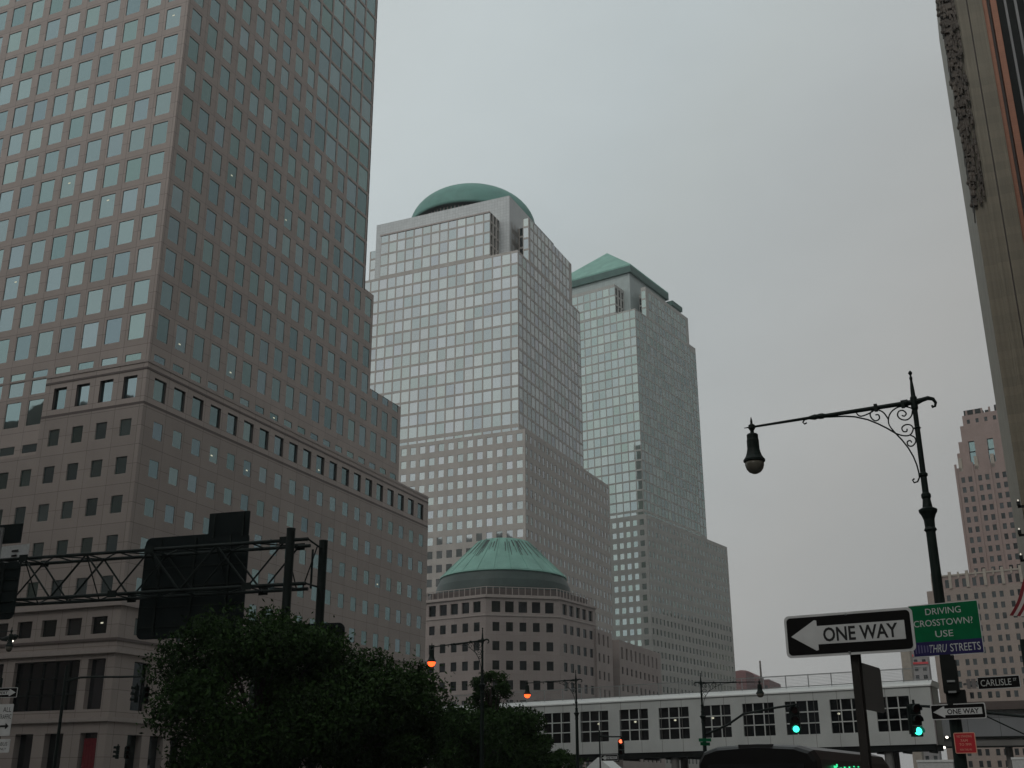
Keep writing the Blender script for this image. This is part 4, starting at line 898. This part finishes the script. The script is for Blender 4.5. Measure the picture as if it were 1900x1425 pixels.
mb = MB()
for px, py, w in ((28, 1022, .5), (26, 1031, .42), (26, 1040, .5)): q = at(px, py, 46.45); mb.box(q, (w, .03, .10), 'letk', rz=R(-5))
mb.build('lettering', o)

# ------------------------------------------------------------------ traffic signals
def signal(p, label, on, yaw=0.0, s=1.0, back=False):
    o = root('traffic_signal', p, label, 'traffic light', 'traffic signals'); a = Vector((math.cos(yaw), math.sin(yaw), 0)); n = Vector((a.y, -a.x, 0))
    mb = MB()
    for k in range(3): mb.box(Vector(p) + UP * ((.36 - .36 * k) * s) , (.33 * s, .24 * s, .345 * s), 'gantry', ax=(a, -n, UP))
    mb.box(Vector(p) + UP * .6 * s, (.08 * s, .08 * s, .14 * s), 'gantry'); mb.box(Vector(p) - a * .2 * s, (.08 * s, .12 * s, .9 * s), 'gantry', ax=(a, -n, UP)); mb.build('housing', o)
    for k in range(3):
        c = Vector(p) + UP * ((.36 - .36 * k) * s) + n * .13 * s; mb = MB(); m = {0: 'rstop', 2: 'ggo'}.get(k) if k == on else 'lens'
        mb.prism([(.125 * s * math.cos(R(t)), .125 * s * math.sin(R(t))) for t in range(0, 360, 24)], c, a, UP, n, .03 * s, m); mb.build('lens', o)
        mb = MB()
        for t in range(-20, 200, 20):
            q0, q1 = (R(t), R(t + 20)); r = .15 * s
            mb.face((c + a * r * math.cos(q0) + UP * r * math.sin(q0), c + a * r * math.cos(q1) + UP * r * math.sin(q1), c + a * r * math.cos(q1) + UP * r * math.sin(q1) + n * .22 * s, c + a * r * math.cos(q0) + UP * r * math.sin(q0) + n * .22 * s), 'gantry')
        mb.build('visor', o)
    return o
YS = 48.0
p = at(1478, 1353, YS); signal((p.x, YS, p.z + .36), 'traffic signal showing bright green, hung between the black lamp and the plain sign post', 2, R(3))
p = at(1701, 1357, 42); signal((p.x, 42, p.z + .36), 'traffic signal showing bright green below the right end of the footbridge', 2, R(25))
p = at(1153, 1378, 70); signal((p.x, 70, p.z - .25), 'traffic signal showing bright red under the footbridge windows', 0, 0, .9)
p = at(973, 1347, 64); signal((p.x, 64, p.z - .25), 'small traffic signal showing dim red among leaves of the smaller tree', 0, 0, .6)
for i, (px, py) in enumerate(((253, 1288), (271, 1290))):
    p = at(px, py, 40); signal((p.x, 40, p.z), ('dark traffic signal hanging left of its twin from the thin curved arm', 'dark traffic signal hanging right of its twin from the thin curved arm')[i], -1, R((-40, 50)[i]), .66)
for i, (px, py) in enumerate(((218, 1396), (236, 1396))):
    p = at(px, py, 42); signal((p.x, 42, p.z), ('dark traffic signal low before the tower base, left one of the pair', 'dark traffic signal low before the tower base, right one of the pair')[i], -1, R((-40, 50)[i]), .52)
def mast(name, foot, top, arm, label, r=.09, guy=None):
    o = root(name, foot, label, 'signal pole'); mb = MB(); mb.tube([foot, (foot[0], foot[1], top)], [r, r * .75], 'gantry', 10); mb.build('pole', o)
    mb = MB(); mb.tube(arm, .045, 'gantry', 8)
    if guy: mb.tube(guy, .025, 'gantry', 6)
    mb.build('arm', o)
p0, p1 = at(112, 1235, 40), at(104, 1425, 40)
mast('signal_mast', (p1.x - .1, 40, 0), p0.z, [(p1.x - .1, 40, at(110, 1266, 40).z)] + [at(x, y, 40) for x, y in ((130, 1262), (150, 1257), (180, 1256), (225, 1256), (262, 1255), (267, 1262), (262, 1272))], 'black signal pole with a curved arm before the near tower base', .085)
p = at(1303, 1352, 54); p2 = at(1478, 1307, YS)
fx = foot(1306, 1352, 47.6)
mast('signal_mast', fx, 4.0, [(fx[0], 47.6, at(1310, 1352, 47.6).z - .25), at(1350, 1345, 47.6), at(1379, 1325, 47.7), at(1440, 1313, 47.9), p2, p2 - UP * .35], 'signal arm on a short black pole reaching right before the footbridge')
p2 = at(1690, 1309, 42); q = at(1925, 1376, 42)
mast('signal_mast', (q.x, 42, 0), 6.2, [(q.x, 42, q.z + .75), at(1905, 1330, 42), at(1725, 1311, 42), p2, at(1694, 1322, 42)], 'signal arm entering from the right edge behind the one way sign', .1, [at(1826, 1327, 42), at(1900, 1362, 42), at(1925, 1376, 42)])
p = at(1112, 1355, 70)
mast('signal_mast', (p.x, 70, 0), p.z, [at(1112, 1366, 70), at(1135, 1367, 70), at(1152, 1367, 70), at(1153, 1372, 70)], 'thin signal pole with short arm holding the bright red light', .06)
one_way(1131, 1406, 68.0, 100, 1.15, .36, 'tiny far one way sign below the red signal', OWG)
p = at(1308, 1373, 47.3); o = root('street_name_sign', p, 'crossed green street name blades on the black lamp post by the bus', 'road sign')
mb = MB(); mb.box(p, (.50, .02, .13), 'signg', rz=R(14)); mb.build('blade', o); mb = MB(); mb.box(p - UP * .15, (.02, .60, .13), 'signg', rz=R(-25)); mb.build('blade', o)
p = at(1085, 1290, 55.9)
# ------------------------------------------------------------------ site booth and barriers under the bridge
p = at(1121, 1425, 90); o = root('gable_tent', (p.x, 90, 0), 'small white gabled tent top below the far one way sign', 'tent')
mb = MB(); zt2 = at(1121, 1406, 90).z
for k in (-1, 1): mb.face(((p.x, 88.5, zt2), (p.x, 91.5, zt2), (p.x + k * 1.7, 91.5, zt2 - 1.3), (p.x + k * 1.7, 88.5, zt2 - 1.3)), 'whiteb')
mb.face(((p.x - 1.7, 88.5, zt2 - 1.3), (p.x + 1.7, 88.5, zt2 - 1.3), (p.x, 88.5, zt2)), 'whiteb'); mb.build('roof', o)
mb = MB(); mb.box((p.x, 90, (zt2 - 1.3) / 2), (3.2, 2.8, zt2 - 1.3), 'signw'); mb.build('wall', o)
def truck(px0, px1, py, y, label):
    a, b = at(px0, py, y), at(px1, py, y); h = a.z; w = b.x - a.x; o = root('box_truck', ((a.x + b.x) / 2, y, 0), label, 'truck', 'white trucks beyond the bridge')
    mb = MB(); mb.box(((a.x + b.x) / 2 + .6, y, .9 + (h - .9) / 2), (w - 1.8, 2.4, h - .9), 'signw'); mb.box(((a.x + b.x) / 2 + .6, y, h - .1), (w - 1.7, 2.5, .16), 'whiteb'); mb.build('body', o)
    mb = MB(); mb.box((a.x + .75, y, 1.45), (1.6, 2.2, 1.7), 'signw'); mb.box((a.x + .15, y, 1.8), (.5, 2.0, .7), 'glassd'); mb.build('cab', o)
    for x in (a.x + 1, b.x - 1.4):
        for k in (-1, 1): mb = MB(); mb.tube([(x, y + k * 1.05, .5), (x, y + k * 1.25, .5)], .48, 'rubber', 14); mb.build('wheel', o)
truck(1668, 1776, 1411, 104, 'white truck roof showing under the right end of the footbridge')
truck(1842, 1916, 1406, 112, 'white truck roof under the grey walkway by the right edge')
# ------------------------------------------------------------------ minibus
ba = R(-5); bx = Vector((math.cos(ba), math.sin(ba), 0)); by = Vector((-math.sin(ba), math.cos(ba), 0)); q0, q1 = at(1284, 1400, 21.5), at(1522, 1400, 21.5); BC = Vector(((q0.x + q1.x) / 2, 21.5, 0)); bw_ = (q1.x - q0.x)
T = root('minibus', BC + by * 3.5, 'black minibus seen from behind with green lit letters on its side, at the bottom edge', 'bus')
zr = at(1420, 1379, 21.5).z
prof = [(-bw_ / 2 + .02, .4), (-bw_ / 2, 1.5), (-bw_ / 2 + .04, zr - .28), (-bw_ / 2 + .14, zr - .12), (-bw_ / 2 + .4, zr - .04), (0, zr), (bw_ / 2 - .4, zr - .04), (bw_ / 2 - .14, zr - .12), (bw_ / 2 - .04, zr - .28), (bw_ / 2, 1.5), (bw_ / 2 - .02, .4)]
mb = MB(); N_ = 14; rings = []
for d, s in ((0, .93), (.08, .97), (.25, 1.0), (6.6, 1.0), (6.9, .97), (7.1, .9)):
    rings.append([BC + by * d + bx * (x * s) + UP * (.4 + (z - .4) * (1 - (1 - s) * .55)) for x, z in prof])
for r0, r1 in zip(rings, rings[1:]):
    for i in range(len(prof) - 1): mb.face((r0[i + 1], r0[i], r1[i], r1[i + 1]), 'busb')
    mb.face((r0[0], r0[-1], r1[-1], r1[0]), 'busb')
mb.face(rings[0], 'busb'); mb.face(list(reversed(rings[-1])), 'busb'); mb.build('body', T)
mb = MB(); mb.box(BC + by * -.01 + UP * 1.68, (bw_ * .76, .03, .6), 'glassd', rz=ba); mb.build('rear_window', T)
for k in range(4): mb = MB(); mb.box(BC + by * (1.1 + 1.5 * k) + bx * (bw_ / 2) + UP * 1.5, (.03, 1.3, .62), 'glassd', rz=ba); mb.build('side_window', T)
mb = MB(); mb.box(BC + by * .1 + bx * 0 + UP * (zr - .05), (.62, .12, .07), 'rubber', rz=ba); mb.build('roof_light', T)
mb = MB(); mb.box(BC + by * -.0 + UP * 1.42, (.36, .05, .05), 'redcloth', rz=ba); mb.build('brake_light', T)
mb = MB(); rs = random.Random(5); yy = 1.1
for k in range(9):
    for q in range(rs.randint(1, 3)): mb.box(BC + by * (yy + .1 * q) + bx * (bw_ / 2 + .003) + UP * (1.90 + rs.choice((0, .03, .06))), (.02, .05, rs.choice((.02, .035, .05))), 'led', rz=ba)
    yy += .42
mb.build('destination_letters', T)
for d in (1.5, 5.6):
    for k in (-1, 1): mb = MB(); w_ = BC + by * d + bx * (k * (bw_ / 2 - .16)) + UP * .46; mb.tube([w_ - bx * .13, w_ + bx * .13], .45, 'rubber', 16); mb.build('wheel', T)

# ------------------------------------------------------------------ flag at the right edge
p = at(1884, 1140, 100); T = root('flag', (p.x, 100, p.z), 'red and white striped flag hanging at the right edge', 'flag')
mb = MB(); O = at(1873, 1142, 100); dv = Vector((.55, 0, 1)).normalized(); dh = Vector((.83, 0, -.32)).normalized()
Lh, Hh = 5.2, 3.4; NX = 26
def fp(u, s): return O + dv * (u * Lh) + Vector((1, 0, -.10)) * (s * Hh) + Vector((0, 1, 0)) * (.28 * math.sin(5 * s + 3 * u) * (1 - u * .4)) + Vector((1, 0, 0)) * (.12 * math.sin(7 * u))
for i in range(NX):
    for j in range(26):
        u0, u1, s0, s1 = i / NX, (i + 1) / NX, j / 26, (j + 1) / 26
        m = 'flagb' if (u0 > .6 and s0 >= 12 / 26 - .01) else ('flagr' if (j // 2) % 2 == 0 else 'flagw')
        mb.face((fp(u0, s0), fp(u0, s1), fp(u1, s1), fp(u1, s0)), m)
mb.build('cloth', T)
mb = MB(); a = O + dv * (Lh + .1) + Vector((-.2, 0, 0)); mb.tube([a + Vector((-.2, .15, .1)), a + Vector((6, 8, -3))], .06, 'silver', 8); mb.build('flagpole', T)

# ------------------------------------------------------------------ trees
def leafmat(name, a, b):
    m, t, bs = new_mat(name); L = t.links.new
    at_ = nd(t, 'ShaderNodeAttribute', attribute_name='rnd'); mx_ = nd(t, 'ShaderNodeMix', data_type='RGBA'); L(at_.outputs['Fac'], mx_.inputs['Factor']); mx_.inputs[6].default_value = (*a, 1); mx_.inputs[7].default_value = (*b, 1)
    L(mx_.outputs[2], bs.inputs['Base Color']); bs.inputs['Roughness'].default_value = .8; bs.inputs['Specular IOR Level'].default_value = .12
    return m
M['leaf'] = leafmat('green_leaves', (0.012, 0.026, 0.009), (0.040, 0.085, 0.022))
def tree(x, y, h, r, zc, hz, n, seed, label, ls=.2, blobs=22, group='street trees'):
    rg_ = np.random.default_rng(seed); rr = random.Random(seed); T = root('tree', (x, y, 0), label, 'tree', group)
    mb = MB(); ctr = Vector((x, y, 0)); tips = []
    mb.tube([ctr, ctr + Vector((.05, .05, zc * .35)), ctr + Vector((.1, -.1, zc * .75)), ctr + Vector((.0, 0, zc * 1.1))], [.2, .16, .12, .06], 'bark', 9)
    B = []
    for k in range(blobs):
        a = rr.uniform(0, 6.283); q = math.sqrt(rr.random()) * r * .82; e = rr.uniform(-1, 1); e = e * math.sqrt(max(0, 1 - (q / r) ** 2))
        c = Vector((x + q * math.cos(a), y + q * math.sin(a), zc + e * hz * .85)); s = r * rr.uniform(.20, .38); B.append((c, s))
        st = ctr + Vector((0, 0, zc * rr.uniform(.45, .95))); mid = st.lerp(c, .5) + Vector((0, 0, .25)); mb.tube([st, mid, c], [.055, .035, .012], 'bark', 5, cap=False)
    mb.build('trunk', T)
    mb = MB(); per = n // blobs
    for c, s in B:
        tone = rr.uniform(-.18, .18)
        for k in range(per):
            d = rg_.normal(size=3); d /= np.linalg.norm(d); rad = s * (rg_.random() ** .45) * (1.0 if rg_.random() > .06 else 1.35)
            p = c + Vector(d) * rad; p.z = c.z + (p.z - c.z) * .8
            l = ls * rg_.uniform(.6, 1.3); u = Vector(rg_.normal(size=3)).normalized(); v = u.cross(Vector(rg_.normal(size=3))).normalized(); w = l * .45
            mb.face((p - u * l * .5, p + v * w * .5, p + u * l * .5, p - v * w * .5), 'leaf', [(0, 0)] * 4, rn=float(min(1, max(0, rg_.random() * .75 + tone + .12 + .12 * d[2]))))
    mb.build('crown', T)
tree(-28.0, 40, 8.4, 4.4, 4.9, 3.7, 72000, 1, 'large dark leafy tree left of its neighbour, covering the gantry posts', .19, 60)
tree(-24.7, 42, 8.4, 3.8, 4.5, 3.3, 60000, 2, 'large dark leafy tree under the left orange lit lamp', .19, 52)
tree(-26.2, 58, 6.8, 3.7, 3.5, 2.6, 42000, 3, 'smaller dark tree beside the left end of the white footbridge', .2, 44)
tree(-28.2, 64, 8, 1.5, 6.5, 1.8, 6500, 4, 'small loose tree rising behind the smaller tree by the lamp pole', .2, 24)
tree(-27.2, 70, 4.6, 2.6, 3.2, 1.7, 10000, 5, 'low bushy tree at the foot of the footbridge end', .22, 14)

# ------------------------------------------------------------------ summer haze: one even volume round everything
hm = bpy.data.materials.new('haze_air'); hm.use_nodes = True; t = hm.node_tree; t.nodes.clear()
ho = nd(t, 'ShaderNodeOutputMaterial'); hv_ = nd(t, 'ShaderNodeVolumePrincipled'); hv_.inputs['Color'].default_value = (0.90, 0.96, 0.97, 1); hv_.inputs['Density'].default_value = 0.0002; hv_.inputs['Anisotropy'].default_value = 0.2
t.links.new(hv_.outputs[0], ho.inputs['Volume']); M['haze'] = hm
mb = MB(); mb.box((-100, 300, 119), (1640, 1640, 240), 'haze'); hz_ = mb.build('haze', kind='stuff')
